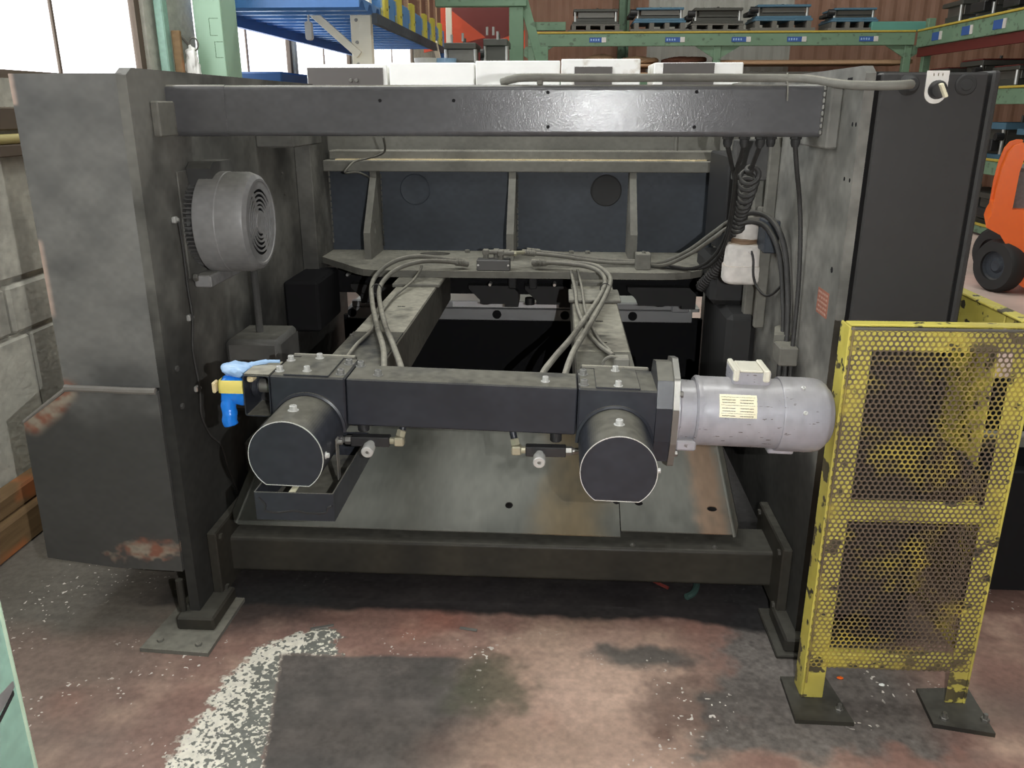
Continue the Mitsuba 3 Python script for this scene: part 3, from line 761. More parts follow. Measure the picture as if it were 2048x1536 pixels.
gp('cross_beam', bx(-0.4905, 0.0455, 1.795, 1.908, 0.791, 0.906, 0.003), 'm_gauge', smooth=False)
for i, (x0, x1, c0, c1, cx) in enumerate(((-0.669, -0.4925, -0.636, -0.530, -0.583), (0.0475, 0.232, 0.087, 0.188, 0.136))):
    gh = gp('gear_housing', bx(x0, x1, 1.791, 1.945, 0.775, 0.908, 0.004), 'm_gauge', smooth=False)
    gp('cover_plate', bx(c0, c1, 1.793, 1.94, 0.908, 0.9125, 0.0012), 'm_gauge', gh, smooth=False)
    gp('back_rod', cyl((x0 + 0.008, 1.953, 0.905), (x1 - 0.01, 1.953, 0.905), 0.010, 12, 0.003), 'm_arm', gh)
    # round guide housing with its flat underside, weld fillet and rimmed end
    zc = 0.780
    R = 0.083
    circ = Point(cx, zc).buffer(R, quad_segs=24)
    flat = circ.intersection(Polygon([(cx - 1, zc - 0.068), (cx + 1, zc - 0.068), (cx + 1, zc + 1), (cx - 1, zc + 1)]))
    tb = gp('guide_tube', prism(flat, 'xz', 1.622, 1.795), 'm_gauge', smooth=25)
    rim = flat.difference(flat.buffer(-0.0018))
    gp('tube_rim', prism(rim, 'xz', 1.6195, 1.6225), 'm_screw', tb, smooth=False)
    gp('end_cap', prism(flat.buffer(-0.0019), 'xz', 1.6205, 1.6230), 'm_gauge', tb, smooth=False)
    arc = [(cx + (R + 0.002) * math.cos(a), 1.790, zc + (R + 0.002) * math.sin(a)) for a in np.linspace(-0.05, math.pi + 0.05, 40)]
    gp('weld_fillet', tube([tuple(q) for q in arc], 0.006, 6, n=2), 'm_gauge', tb)
    gp('cap_screw', screw((cx, 1.69, zc + R - 0.001), (0, 0, 1), 0.0085, 0.011), 'm_screw', tb)
    gp('side_screw', screw((cx + R - 0.001, 1.64, zc + 0.0), (1, 0, 0), 0.006, 0.007), 'm_screw', tb)
for x, y, z, m in ((-0.655, 1.912, 0.908, 0), (-0.655, 1.826, 0.908, 0), (-0.588, 1.821, 0.912, 0), (-0.587, 1.925, 0.912, 0), (-0.508, 1.82, 0.908, 1), (-0.508, 1.90, 0.908, 1), (-0.478, 1.895, 0.906, 1), (-0.422, 1.831, 0.906, 1),
                   (0.060, 1.894, 0.908, 1), (0.060, 1.816, 0.908, 1), (0.138, 1.92, 0.912, 0), (0.138, 1.806, 0.912, 0), (-0.029, 1.835, 0.906, 0)):
    gp('cap_screw', screw((x, y, z), (0, 0, 1), 0.0085 if m else 0.0075, 0.0115), 'm_screw_dark' if m else 'm_screw')
# arms running back under the shelf
for i, (x0, x1) in enumerate(((-0.612, -0.457), (0.046, 0.202))):
    dz = -0.004 if i else 0.0
    a = part(G, 'arm', bx(x0, x1, 1.95, 3.42, 0.725 + dz, 0.862 + dz, 0.004), 'm_arm', smooth=False)
    y1 = 2.36 if i == 0 else 2.20
    part(a, 'cover_strip', bx(x0 + 0.002, x1 - 0.002, 1.96, y1, 0.862 + dz, 0.8655 + dz, 0.001), 'm_gauge', smooth=False, label='darker oily end of the arm')
    part(a, 'mount_block', bx(x0 - 0.012, x1 + 0.012, 2.80 if i else 3.02, 2.98 if i else 3.30, 0.860, ZS - 0.027 if i == 0 else 0.871, 0.003), 'm_shelf', smooth=False)
    part(a, 'mount_block', bx(x0 + 0.01, x1 - 0.01, 3.10, 3.40, 0.85, ZS - 0.027, 0.003), 'm_shelf', smooth=False)
    for yy in (2.30, 2.55, 2.80) if i else (2.25, 2.70):
        part(a, 'slot', bx(x0 + 0.07, x0 + 0.095, yy, yy + 0.008, 0.8615 + dz, 0.8625 + dz), 'm_void', smooth=False)
    part(a, 'arm_screw', screw((x0 + 0.012, 2.30 if i == 0 else 2.0, 0.8655 + dz), (0, 0, 1), 0.006, 0.007), 'm_steel_dark')
# oval gear flange on the right end
fl = Polygon([(1.80, 0.735), (1.865, 0.712), (1.90, 0.712), (1.935, 0.76), (1.94, 0.90), (1.915, 0.945), (1.86, 0.957), (1.80, 0.93), (1.782, 0.87), (1.782, 0.79)]).buffer(0.008)
gp('flange_body', prism(fl.buffer(-0.006), 'yz', 0.226, 0.262), 'm_gauge', smooth=35)
gp('flange_plate', prism(fl.buffer(0.004), 'yz', 0.262, 0.276), 'm_steel_dark', smooth=35)
for y, z in ((1.80, 0.755), (1.80, 0.90), (1.90, 0.735)):
    gp('flange_bolt', hexbolt((0.276, y, z), (1, 0, 0), 0.008, 0.010), 'm_steel_dark', smooth=False)

# gear motor on the flange
GM = thing('gear_motor', 'scratched silver grey gear motor with rating plate at the gauge\'s right end', 'motor')


def mp(name, mesh, mat, parent=None, **kw):
    return part(parent or GM, name, rot_y(mesh, TILT, PIV), mat, **kw)


AX = np.array([0.0, 1.852, 0.845])
mp('neck', lathe([(0, 0), (0.078, 0), (0.078, 0.004), (0.072, 0.008), (0.070, 0.044), (0, 0.044)], (0.276, AX[1], AX[2]), (1, 0, 0), 48), 'm_motor')
mp('neck_foot', bx(0.278, 0.325, 1.79, 1.83, 0.765, 0.79, 0.004), 'm_motor', smooth=False)
bd = mp('body', lathe([(0, 0), (0.079, 0), (0.083, 0.004), (0.083, 0.012), (0.0815, 0.015), (0.0815, 0.204), (0, 0.204)], (0.318, AX[1], AX[2]), (1, 0, 0), 64), 'm_motor')
fc = mp('fan_cover', lathe([(0, 0), (0.0855, 0), (0.0875, 0.003), (0.0875, 0.07), (0.0865, 0.085), (0.083, 0.098), (0.076, 0.107), (0.068, 0.111), (0.066, 0.116), (0.058, 0.121), (0, 0.123)], (0.511, AX[1], AX[2]), (1, 0, 0), 64), 'm_motor', smooth=45)
for a in (118, 158, 262):
    d = np.array([0, math.cos(math.radians(a)), math.sin(math.radians(a))])
    mp('cover_screw', screw(np.array([0.555, AX[1], AX[2]]) + d * 0.0852, d, 0.005, 0.006), 'm_steel', fc)
    if a != 118:
        mp('screw_pad', lathe([(0, 0), (0.012, 0), (0.011, 0.0015), (0, 0.0015)], np.array([0.555, AX[1], AX[2]]) + d * 0.0848, d, 16), 'm_motor', fc)
# cable cover strap under the fan cover
mp('bottom_strap', bx(0.50, 0.56, 1.83, 1.875, AX[2] - 0.094, AX[2] - 0.082, 0.003), 'm_motor', smooth=False)
tb = mp('terminal_box', bx(0.398, 0.485, 1.825, 1.905, AX[2] + 0.070, AX[2] + 0.108, 0.004), 'm_motor', smooth=False)
mp('clip', bx(0.399, 0.412, 1.818, 1.91, AX[2] + 0.085, AX[2] + 0.114, 0.003), 'm_clip', tb, smooth=False)
mp('clip', bx(0.466, 0.481, 1.818, 1.91, AX[2] + 0.085, AX[2] + 0.114, 0.003), 'm_clip', tb, smooth=False)
mp('lid', bx(0.413, 0.465, 1.822, 1.90, AX[2] + 0.106, AX[2] + 0.112, 0.002), 'm_clip', tb, smooth=False)


def wrap(x0, x1, a0, a1, r, th, n=14):
    """A thin plate bent round the motor's axis from angle a0 to a1 (degrees, from +y over +z)."""
    v, f = [], []
    for rr in (r, r + th):
        for k in range(n + 1):
            a = math.radians(a0 + (a1 - a0) * k / n)
            for x in (x0, x1):
                v.append((x, AX[1] + rr * math.cos(a), AX[2] + rr * math.sin(a)))
    m = 2 * (n + 1)
    for k in range(n):
        b = 2 * k
        f += [(m + b, m + b + 2, m + b + 3), (m + b, m + b + 3, m + b + 1), (b, b + 3, b + 2), (b, b + 1, b + 3)]
        f += [(b, b + 2, m + b + 2), (b, m + b + 2, m + b), (b + 1, m + b + 3, b + 3), (b + 1, m + b + 1, m + b + 3)]
    return trimesh.Trimesh(v, f, process=False)


npk = mp('rating_plate', wrap(0.366, 0.450, 132, 170, 0.0817, 0.0008), 'm_plate', bd, smooth=True, label='pale yellow rating plate with faint print')
lines = []
for k, a in enumerate((136.5, 141, 145.5, 150, 154.5, 159, 163, 166.5)):
    for x0, x1 in (((0.372, 0.402), (0.412, 0.442)) if k % 3 else ((0.370, 0.446),)):
        lines.append(wrap(x0, x1, a, a + (0.5 if k % 3 == 0 else 1.1), 0.0826, 0.0002, 2))
mp('plate_print', cat(*lines), 'm_ink', bd, smooth=True)

# sensor bracket with the taped encoder on the left end
SB = gp('encoder_bracket', prism(rrect(-0.734, -0.671, 0.803, 0.904, 0.006).difference(rrect(-0.7315, -0.6735, 0.8055, 0.9015, 0.005)), 'xz', 1.795, 1.905), 'm_gauge', smooth=False)
gp('coupling', cyl((-0.735, 1.85, 0.862), (-0.672, 1.85, 0.862), 0.017, 18, 0.002), 'm_steel_dark', SB)
gp('coupling_ring', cyl((-0.728, 1.85, 0.862), (-0.712, 1.85, 0.862), 0.027, 18, 0.003), 'm_gauge', SB)
gp('terminal', bx(-0.727, -0.712, 1.80, 1.83, 0.885, 0.8985, 0.003), 'm_tan', SB, smooth=False)
gp('top_lid', bx(-0.733, -0.672, 1.80, 1.905, 0.904, 0.9065, 0.001), 'm_arm', SB, smooth=False)
gp('back_wall', bx(-0.733, -0.672, 1.90, 1.905, 0.803, 0.904), 'm_black', SB, smooth=False)

TE = thing('taped_encoder', 'encoder wrapped in blue film and yellow tape at the gauge\'s left end', 'encoder')


def lumpy(m, s, amp, seed=0):
    v = m.vertices.copy()
    v += m.vertex_normals * (meshkit.fbm(v * s, 3, seed)[:, None] - 0.5) * amp
    return trimesh.Trimesh(v, m.faces, process=False)


def wrapcyl(x0, x1, r, zc, yc=1.85, n=40, k=14):
    m = lathe([(0, 0)] + [(r * (0.92 if i in (0, k) else 1), (x1 - x0) * i / k) for i in range(k + 1)] + [(0, x1 - x0)], (x0, yc, zc), (1, 0, 0), n)
    return m


part(TE, 'blue_wrap', lumpy(wrapcyl(-0.800, -0.737, 0.036, 0.852), 40, 0.012), 'm_blue_film', smooth=True)
part(TE, 'yellow_band', lumpy(wrapcyl(-0.802, -0.738, 0.0395, 0.862, k=8).slice_plane([0, 0, 0.856], [0, 0, 1]).slice_plane([0, 0, 0.886], [0, 0, -1]), 30, 0.003, 2), 'm_yellow_tape', smooth=True)
part(TE, 'clear_wrap', lumpy(trimesh.Trimesh(trimesh.creation.icosphere(3, 1).vertices * (0.034, 0.030, 0.018) + (-0.770, 1.855, 0.903), trimesh.creation.icosphere(3, 1).faces, process=False), 55, 0.016, 5), 'm_clear_film', smooth=True)
part(TE, 'twisted_end', tube([(-0.755, 1.855, 0.905), (-0.73, 1.87, 0.912), (-0.70, 1.88, 0.916), (-0.672, 1.885, 0.915)], [0.008] * 8 + [0.006] * 8 + [0.004] * 9, 8), 'm_clear_film')
part(TE, 'hanging_tail', lumpy(tube([(-0.782, 1.835, 0.845), (-0.787, 1.83, 0.82), (-0.787, 1.825, 0.79), (-0.784, 1.825, 0.772)], 0.0175, 14), 45, 0.009, 3), 'm_blue_film', smooth=True)
part(TE, 'tape_end', bx(-0.821, -0.812, 1.82, 1.845, 0.852, 0.880, 0.003), 'm_tan', smooth=False)

# oil catch box hung under the left guide tube
CB = thing('catch_box', 'open black sheet metal catch box hanging under the left round tube of the gauge', 'box')
x0, x1, y0, y1, z0, z1, t = -0.657, -0.482, 1.605, 1.965, 0.636, 0.703, 0.0025
part(CB, 'body', cat(bx(x0, x1, y0, y0 + t, z0, z1), bx(x0, x0 + t, y0, y1, z0, z1), bx(x1 - t, x1, y0, y1, z0, z1), bx(x0, x1, y1 - t, y1, z0, z1), bx(x0, x1, y0, y1, z0, z0 + t)), 'm_gauge', smooth=False)
part(CB, 'top_edge', cat(bx(x0, x1, y0 - 0.0004, y0 + 0.0015, z1 - 0.0008, z1 + 0.0006), bx(x0 - 0.0004, x0 + 0.0015, y0, y1, z1 - 0.0008, z1 + 0.0006), bx(x1 - 0.0015, x1 + 0.0004, y0, y1, z1 - 0.0008, z1 + 0.0006)), 'm_steel_dark', smooth=False)
part(CB, 'hanger_strap', bx(-0.4975, -0.4945, 1.70, 1.722, 0.69, 0.790, 0.001), 'm_steel_dark', smooth=False)
part(CB, 'strap_screw', screw((-0.4945, 1.711, 0.780), (1, 0, 0), 0.006, 0.010), 'm_steel_dark')
part(CB, 'weld_mark', tube([(x0 + 0.008, y0 - 0.0006, 0.690), (x0 + 0.022, y0 - 0.0006, 0.674), (x0 + 0.022, y0 - 0.0006, 0.658), (x0 + 0.05, y0 - 0.0006, 0.655), (x0 + 0.085, y0 - 0.0006, 0.660), (x0 + 0.12, y0 - 0.0006, 0.655), (x1 - 0.02, y0 - 0.0006, 0.657), (x1 - 0.014, y0 - 0.0006, 0.668), (x1 - 0.004, y0 - 0.0006, 0.674)], 0.0028, 5), 'm_black', label='wavy heat mark')
pw = bx(-0.579, -0.563, 1.62, 1.70, 0.6385, 0.6405)
pw.apply_transform(trimesh.transformations.rotation_matrix(math.radians(9), [1, 0, 0], (-0.57, 1.62, 0.64)))
part(CB, 'pale_strip', rot_y(bx(-0.582, -0.568, 1.606, 1.640, 0.700, 0.702), 0, PIV), 'm_plate', smooth=False)

# flow valves under the cross beam
for s, xa, xb, z, lab in ((1, -0.489, -0.396, 0.744, 'black flow valve with a knurled silver knob beside the left round tube'), (-1, 0.023, -0.072, 0.728, 'black flow valve with a knurled silver knob beside the right round tube')):
    V = thing('flow_valve', lab, 'valve')
    lo, hi = min(xa, xb), max(xa, xb)
    part(V, 'body', bx(lo, hi, 1.80, 1.826, z - 0.012, z + 0.012, 0.002), 'm_black', smooth=False)
    kx = lo + (0.52 if s == 1 else 0.35) * (hi - lo)
    kn = part(V, 'knob', lathe([(0, 0), (0.010, 0), (0.010, 0.012), (0.0145, 0.014), (0.0145, 0.040), (0.0125, 0.0425), (0.006, 0.0425), (0.005, 0.040), (0, 0.040)], (kx, 1.80, z - 0.004), (0, -1, -0.12), 20), 'm_screw')
    part(kn, 'knob_screw', screw((kx, 1.7605, z - 0.0088), (0, -1, -0.12), 0.0035, 0.003, False), 'm_steel_dark')
    part(V, 'hex_fitting', hexbolt((xa, 1.813, z), (-s, 0, 0), 0.011, 0.016), 'm_steel_dark', smooth=False)
    part(V, 'nipple', cyl((xa - s * 0.014, 1.813, z), (xa - s * 0.035, 1.813, z), 0.008, 14), 'm_steel_dark')
    part(V, 'elbow', cat(cyl((xb, 1.813, z), (xb + s * 0.012, 1.813, z), 0.0085, 14), bx(min(xb + s * 0.01, xb + s * 0.034), max(xb + s * 0.01, xb + s * 0.034), 1.802, 1.826, z - 0.011, z + 0.011, 0.003)), 'm_brass', smooth=False)
    part(V, 'union_nut', hexbolt((xb + s * 0.024, 1.818, z + 0.010), (s * 0.25, 0.35, 1), 0.0115, 0.016), 'm_brass', smooth=False)
    part(V, 'pipe_end', cyl((xb + s * 0.028, 1.824, z + 0.024), (xb + s * 0.036, 1.838, z + 0.056), 0.008, 14), 'm_gauge')
    part(V, 'back_fitting', cyl((xa - s * 0.006 + s * 0.03, 1.84, z + 0.014), (xa - s * 0.006 + s * 0.03, 1.84, z + 0.045), 0.014, 16, 0.002), 'm_black')

# ------------------------------------------------------------------ drive motor on the inner left wall
DM = thing('drive_motor', 'big grey electric motor with a round grilled fan cover on the inner left wall', 'motor')
MY, MZ = 2.42, 1.178
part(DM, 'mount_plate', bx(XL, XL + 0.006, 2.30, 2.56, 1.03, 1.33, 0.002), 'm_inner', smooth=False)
part(DM, 'body', cyl((XL + 0.01, MY, MZ), (-0.99, MY, MZ), 0.112, 48), 'm_fin')
for a in range(0, 360, 6):
    ca, sa = math.cos(math.radians(a)), math.sin(math.radians(a))
    fin = bx(XL + 0.008, -1.0, 0.105, 0.130, -0.0018, 0.0018)
    fin.apply_transform(trimesh.transformations.rotation_matrix(math.radians(a), [1, 0, 0]))
    fin.apply_translation([0, MY, MZ])
    part(DM, 'fin', fin, 'm_fin', smooth=False)
cw = part(DM, 'fan_cover', lathe([(0.10, 0.0), (0.1435, 0.0), (0.1455, 0.003), (0.1455, 0.062), (0.1440, 0.065), (0.1440, 0.120), (0.136, 0.140), (0.124, 0.149), (0.118, 0.149), (0.116, 0.146), (0.10, 0.146)], (-1.027, MY, MZ), (1, 0, 0), 72), 'm_fan', smooth=25)
part(cw, 'grille_back', cyl((-0.907, MY, MZ), (-0.894, MY, MZ), 0.117, 48), 'm_void')
for r in (0.112, 0.098, 0.084, 0.070, 0.056, 0.044):
    part(cw, 'grille_ring', lathe([(r - 0.003, 0), (r + 0.003, 0), (r + 0.003, 0.003), (r - 0.003, 0.003), (r - 0.003, 0)], (-0.884, MY, MZ), (1, 0, 0), 56), 'm_fan')
for a in (25, 115, 205, 295):
    sp = bx(-0.884, -0.881, 0.03, 0.116, -0.006, 0.006)
    sp.apply_transform(trimesh.transformations.rotation_matrix(math.radians(a), [1, 0, 0]))
    sp.apply_translation([0, MY, MZ])
    part(cw, 'grille_spoke', sp, 'm_fan', smooth=False)
part(cw, 'grille_hub', lathe([(0, 0), (0.034, 0), (0.033, 0.004), (0.012, 0.004), (0.009, 0.0025), (0, 0.0025)], (-0.884, MY, MZ), (1, 0, 0), 40), 'm_fan')
part(DM, 'terminal_box', prism([(2.36, 1.28), (2.50, 1.28), (2.52, 1.31), (2.52, 1.335), (2.50, 1.352), (2.37, 1.352), (2.345, 1.335)], 'yz', -1.055, -0.985), 'm_frame', smooth=False)
part(DM, 'foot', bx(-1.05, -1.0, 2.30, 2.56, 1.005, 1.04, 0.004), 'm_fan', smooth=False)
for y in (2.30, 2.54):
    part(DM, 'foot_bolt', hexbolt((XL + 0.018, y, 1.035), (1, 0, 0), 0.012, 0.012), 'm_steel_dark', smooth=False)

# ------------------------------------------------------------------ lubricator bottle on the right wall
LB = thing('lubricator', 'grimy white plastic oil bottle of the lubricator on the inner right wall', 'bottle')
bxc, byc = 0.622, 2.85


def bottle(z_r):
    vs, n = [], 40
    for z, a, b in z_r:
        rr = rrect(bxc - a, bxc + a, byc - b, byc + b, min(a, b) * 0.62, 5)
        c = np.array(rr.exterior.coords)[:-1]
        vs.append(np.column_stack([c, np.full(len(c), z)]))
    k, n = len(vs), len(vs[0])
    v = np.vstack(vs + [[[bxc, byc, z_r[0][0]]], [[bxc, byc, z_r[-1][0]]]])
    f = []
    for i in range(k - 1):
        for j in range(n):
            j2 = (j + 1) % n
            f += [(i * n + j, (i + 1) * n + j2, i * n + j2), (i * n + j, (i + 1) * n + j, (i + 1) * n + j2)]
    for j in range(n):
        j2 = (j + 1) % n
        f += [(k * n, j, j2), (k * n + 1, (k - 1) * n + j2, (k - 1) * n + j)]
    m = trimesh.Trimesh(v, f, process=False)
    if m.volume < 0:
        m.invert()
    return m


part(LB, 'lower_tank', bottle([(0.928, 0.050, 0.042), (0.933, 0.060, 0.050), (0.942, 0.064, 0.053), (0.99, 0.064, 0.053), (0.9915, 0.061, 0.051), (0.993, 0.061, 0.051), (0.9945, 0.060, 0.05), (1.05, 0.056, 0.047), (1.062, 0.050, 0.042), (1.066, 0.040, 0.036)]), 'm_bottle', smooth=40)
part(LB, 'neck_ring', lathe([(0, 0), (0.043, 0), (0.044, 0.004), (0.042, 0.008), (0.044, 0.012), (0.042, 0.018), (0, 0.018)], (bxc, byc, 1.064), (0, 0, 1), 32), 'm_cap')
part(LB, 'upper_body', lathe([(0, 0), (0.042, 0), (0.044, 0.01), (0.044, 0.05), (0.040, 0.058), (0, 0.06)], (bxc + 0.003, byc, 1.080), (0, 0, 1), 32), 'm_bottle')
part(LB, 'pump_head', cat(bx(bxc - 0.03, bxc + 0.06, byc - 0.03, byc + 0.03, 1.138, 1.158, 0.006), cyl((bxc + 0.045, byc - 0.01, 1.155), (bxc + 0.045, byc - 0.01, 1.185), 0.013, 14, 0.003), cyl((bxc + 0.025, byc - 0.02, 1.155), (bxc + 0.025, byc - 0.02, 1.172), 0.010, 14, 0.003), bx(bxc + 0.05, bxc + 0.078, byc - 0.02, byc + 0.01, 1.155, 1.176, 0.004)), 'm_hose', smooth=False)
part(LB, 'wall_mount', bx(0.66, XR, 2.72, 2.83, 1.05, 1.155, 0.004), 'm_panel', smooth=False)
part(LB, 'fill_plug', lathe([(0, 0), (0.011, 0), (0.011, 0.004), (0.006, 0.006), (0, 0.006)], (0.638, byc - 0.047, 1.045), (0, -1, 0.1), 16), 'm_bottle')
part(LB, 'side_pipe', cyl((0.678, 2.845, 0.94), (0.678, 2.845, 1.08), 0.009, 12), 'm_shelf')

# ------------------------------------------------------------------ hoses and cables
HOSES = {
    'a1': [(-0.378, 3.2, 0.928), (-0.462, 3.17, 0.944), (-0.541, 3.12, 0.96), (-0.606, 3.06, 0.956), (-0.657, 3.0, 0.929), (-0.671, 2.9, 0.897), (-0.612, 2.637, 0.885), (-0.526, 2.316, 0.887), (-0.461, 2.084, 0.893), (-0.428, 1.93, 0.885), (-0.426, 1.915, 0.84)],
    'a2': [(-0.366, 3.18, 0.924), (-0.438, 3.14, 0.938), (-0.515, 3.08, 0.948), (-0.59, 3.02, 0.935), (-0.634, 2.95, 0.905), (-0.625, 2.80, 0.885), (-0.526, 2.406, 0.886), (-0.445, 2.133, 0.890), (-0.384, 1.93, 0.885), (-0.380, 1.915, 0.84)],
    'b1': [(-0.094, 3.18, 0.932), (-0.008, 3.16, 0.933), (0.086, 3.1, 0.935), (0.14, 3.04, 0.928), (0.164, 2.95, 0.911), (0.141, 2.79, 0.889), (0.048, 2.30, 0.886), (-0.007, 2.05, 0.889), (-0.039, 1.93, 0.875), (-0.042, 1.915, 0.83)],
    'b2': [(-0.091, 3.2, 0.923), (0.021, 3.18, 0.932), (0.124, 3.1, 0.938), (0.17, 3.0, 0.929), (0.182, 2.92, 0.910), (0.144, 2.69, 0.890), (0.08, 2.322, 0.888), (0.038, 2.05, 0.899), (0.016, 1.93, 0.868), (0.014, 1.915, 0.83)],
    'c1': [(-0.117, 3.25, 0.963), (0.001, 3.27, 0.949), (0.161, 3.29, 0.925), (0.301, 3.3, 0.918), (0.383, 3.25, 0.92), (0.472, 3.15, 0.98), (0.542, 3.05, 1.06), (0.583, 3.0, 1.107), (0.599, 2.95, 1.127)],
    'c2': [(-0.135, 3.22, 0.962), (0.001, 3.24, 0.946), (0.159, 3.26, 0.921), (0.318, 3.27, 0.915), (0.399, 3.22, 0.917), (0.483, 3.1, 0.983), (0.543, 3.0, 1.054), (0.582, 2.97, 1.093), (0.604, 2.93, 1.109)],
    'd1': [(0.375, 3.25, 0.910), (0.484, 3.2, 0.908), (0.542, 3.05, 0.947), (0.562, 2.9, 1.031), (0.554, 2.75, 1.153), (0.526, 2.6, 1.276), (0.479, 2.45, 1.351), (0.448, 2.36, 1.402)],
    'd2': [(0.412, 3.25, 0.913), (0.504, 3.15, 0.919), (0.548, 3.0, 0.987), (0.56, 2.85, 1.09), (0.533, 2.65, 1.226), (0.505, 2.5, 1.32), (0.496, 2.4, 1.374), (0.492, 2.36, 1.402)],
    'e1': [(0.575, 2.72, 1.172), (0.615, 2.70, 1.182), (0.650, 2.66, 1.172), (0.672, 2.60, 1.137), (0.686, 2.56, 1.077), (0.690, 2.52, 1.0), (0.690, 2.48, 0.916), (0.686, 2.44, 0.80), (0.688, 2.42, 0.70)],
    'e2': [(0.571, 2.74, 1.141), (0.618, 2.73, 1.15), (0.655, 2.70, 1.136), (0.678, 2.64, 1.09), (0.690, 2.60, 1.019), (0.692, 2.56, 0.949), (0.688, 2.50, 0.864), (0.678, 2.46, 0.74), (0.68, 2.46, 0.68)],
    'f1': [(0.628, 2.36, 1.403), (0.645, 2.38, 1.336), (0.672, 2.42, 1.251), (0.685, 2.42, 1.153), (0.692, 2.41, 1.024), (0.692, 2.40, 0.909), (0.690, 2.39, 0.80), (0.691, 2.38, 0.69)],
    'thin_l': [(-0.525, 3.12, 0.925), (-0.53, 3.10, 0.908), (-0.545, 3.0, 0.886), (-0.575, 2.8, 0.872), (-0.568, 2.519, 0.871), (-0.553, 2.347, 0.873), (-0.558, 2.183, 0.875), (-0.548, 2.0, 0.880), (-0.545, 1.965, 0.885)],
    'thin_r1': [(0.044, 3.13, 0.908), (0.050, 3.09, 0.889), (0.058, 2.9, 0.880), (0.062, 2.672, 0.873), (0.086, 2.384, 0.871), (0.116, 2.222, 0.872), (0.145, 2.098, 0.882)],
    'thin_r2': [(0.069, 3.14, 0.911), (0.077, 3.09, 0.889), (0.083, 2.9, 0.880), (0.088, 2.604, 0.871), (0.114, 2.328, 0.869), (0.142, 2.135, 0.880)],
    'conduit': [(-0.162, 2.345, 1.562), (-0.132, 2.33, 1.570), (-0.086, 2.315, 1.573), (0.097, 2.315, 1.572), (0.355, 2.315, 1.572), (0.569, 2.30, 1.570), (0.621, 2.25, 1.566), (0.648, 2.16, 1.555), (0.671, 2.08, 1.548), (0.722, 2.05, 1.546), (0.763, 2.04, 1.547), (0.790, 2.055, 1.549), (0.803, 2.09, 1.549)],
    'wire': [(-0.625, 3.0, 1.398), (-0.663, 3.2, 1.346), (-0.73, 3.4, 1.317), (-0.804, 3.52, 1.297), (-0.841, 3.45, 1.289), (-0.861, 3.4, 1.265), (-0.87, 3.4, 1.247), (-0.845, 3.5, 1.242), (-0.815, 3.55, 1.222), (-0.8, 3.61, 1.193)],
    'chain': [(0.638, 2.80, 1.045), (0.645, 2.79, 1.015), (0.648, 2.785, 0.969), (0.659, 2.78, 0.934), (0.672, 2.74, 0.915), (0.682, 2.70, 0.915), (0.692, 2.66, 0.935), (0.699, 2.62, 0.965)],
    'lw': [(-1.05, 2.25, 1.20), (-1.052, 2.26, 1.115), (-1.055, 2.265, 1.016), (-1.050, 2.26, 0.925), (-1.056, 2.25, 0.832), (-1.050, 2.25, 0.714), (-1.055, 2.25, 0.631), (-1.058, 2.30, 0.546), (-1.056, 2.36, 0.488), (-1.058, 2.4, 0.384), (-1.058, 2.45, 0.279)],
}
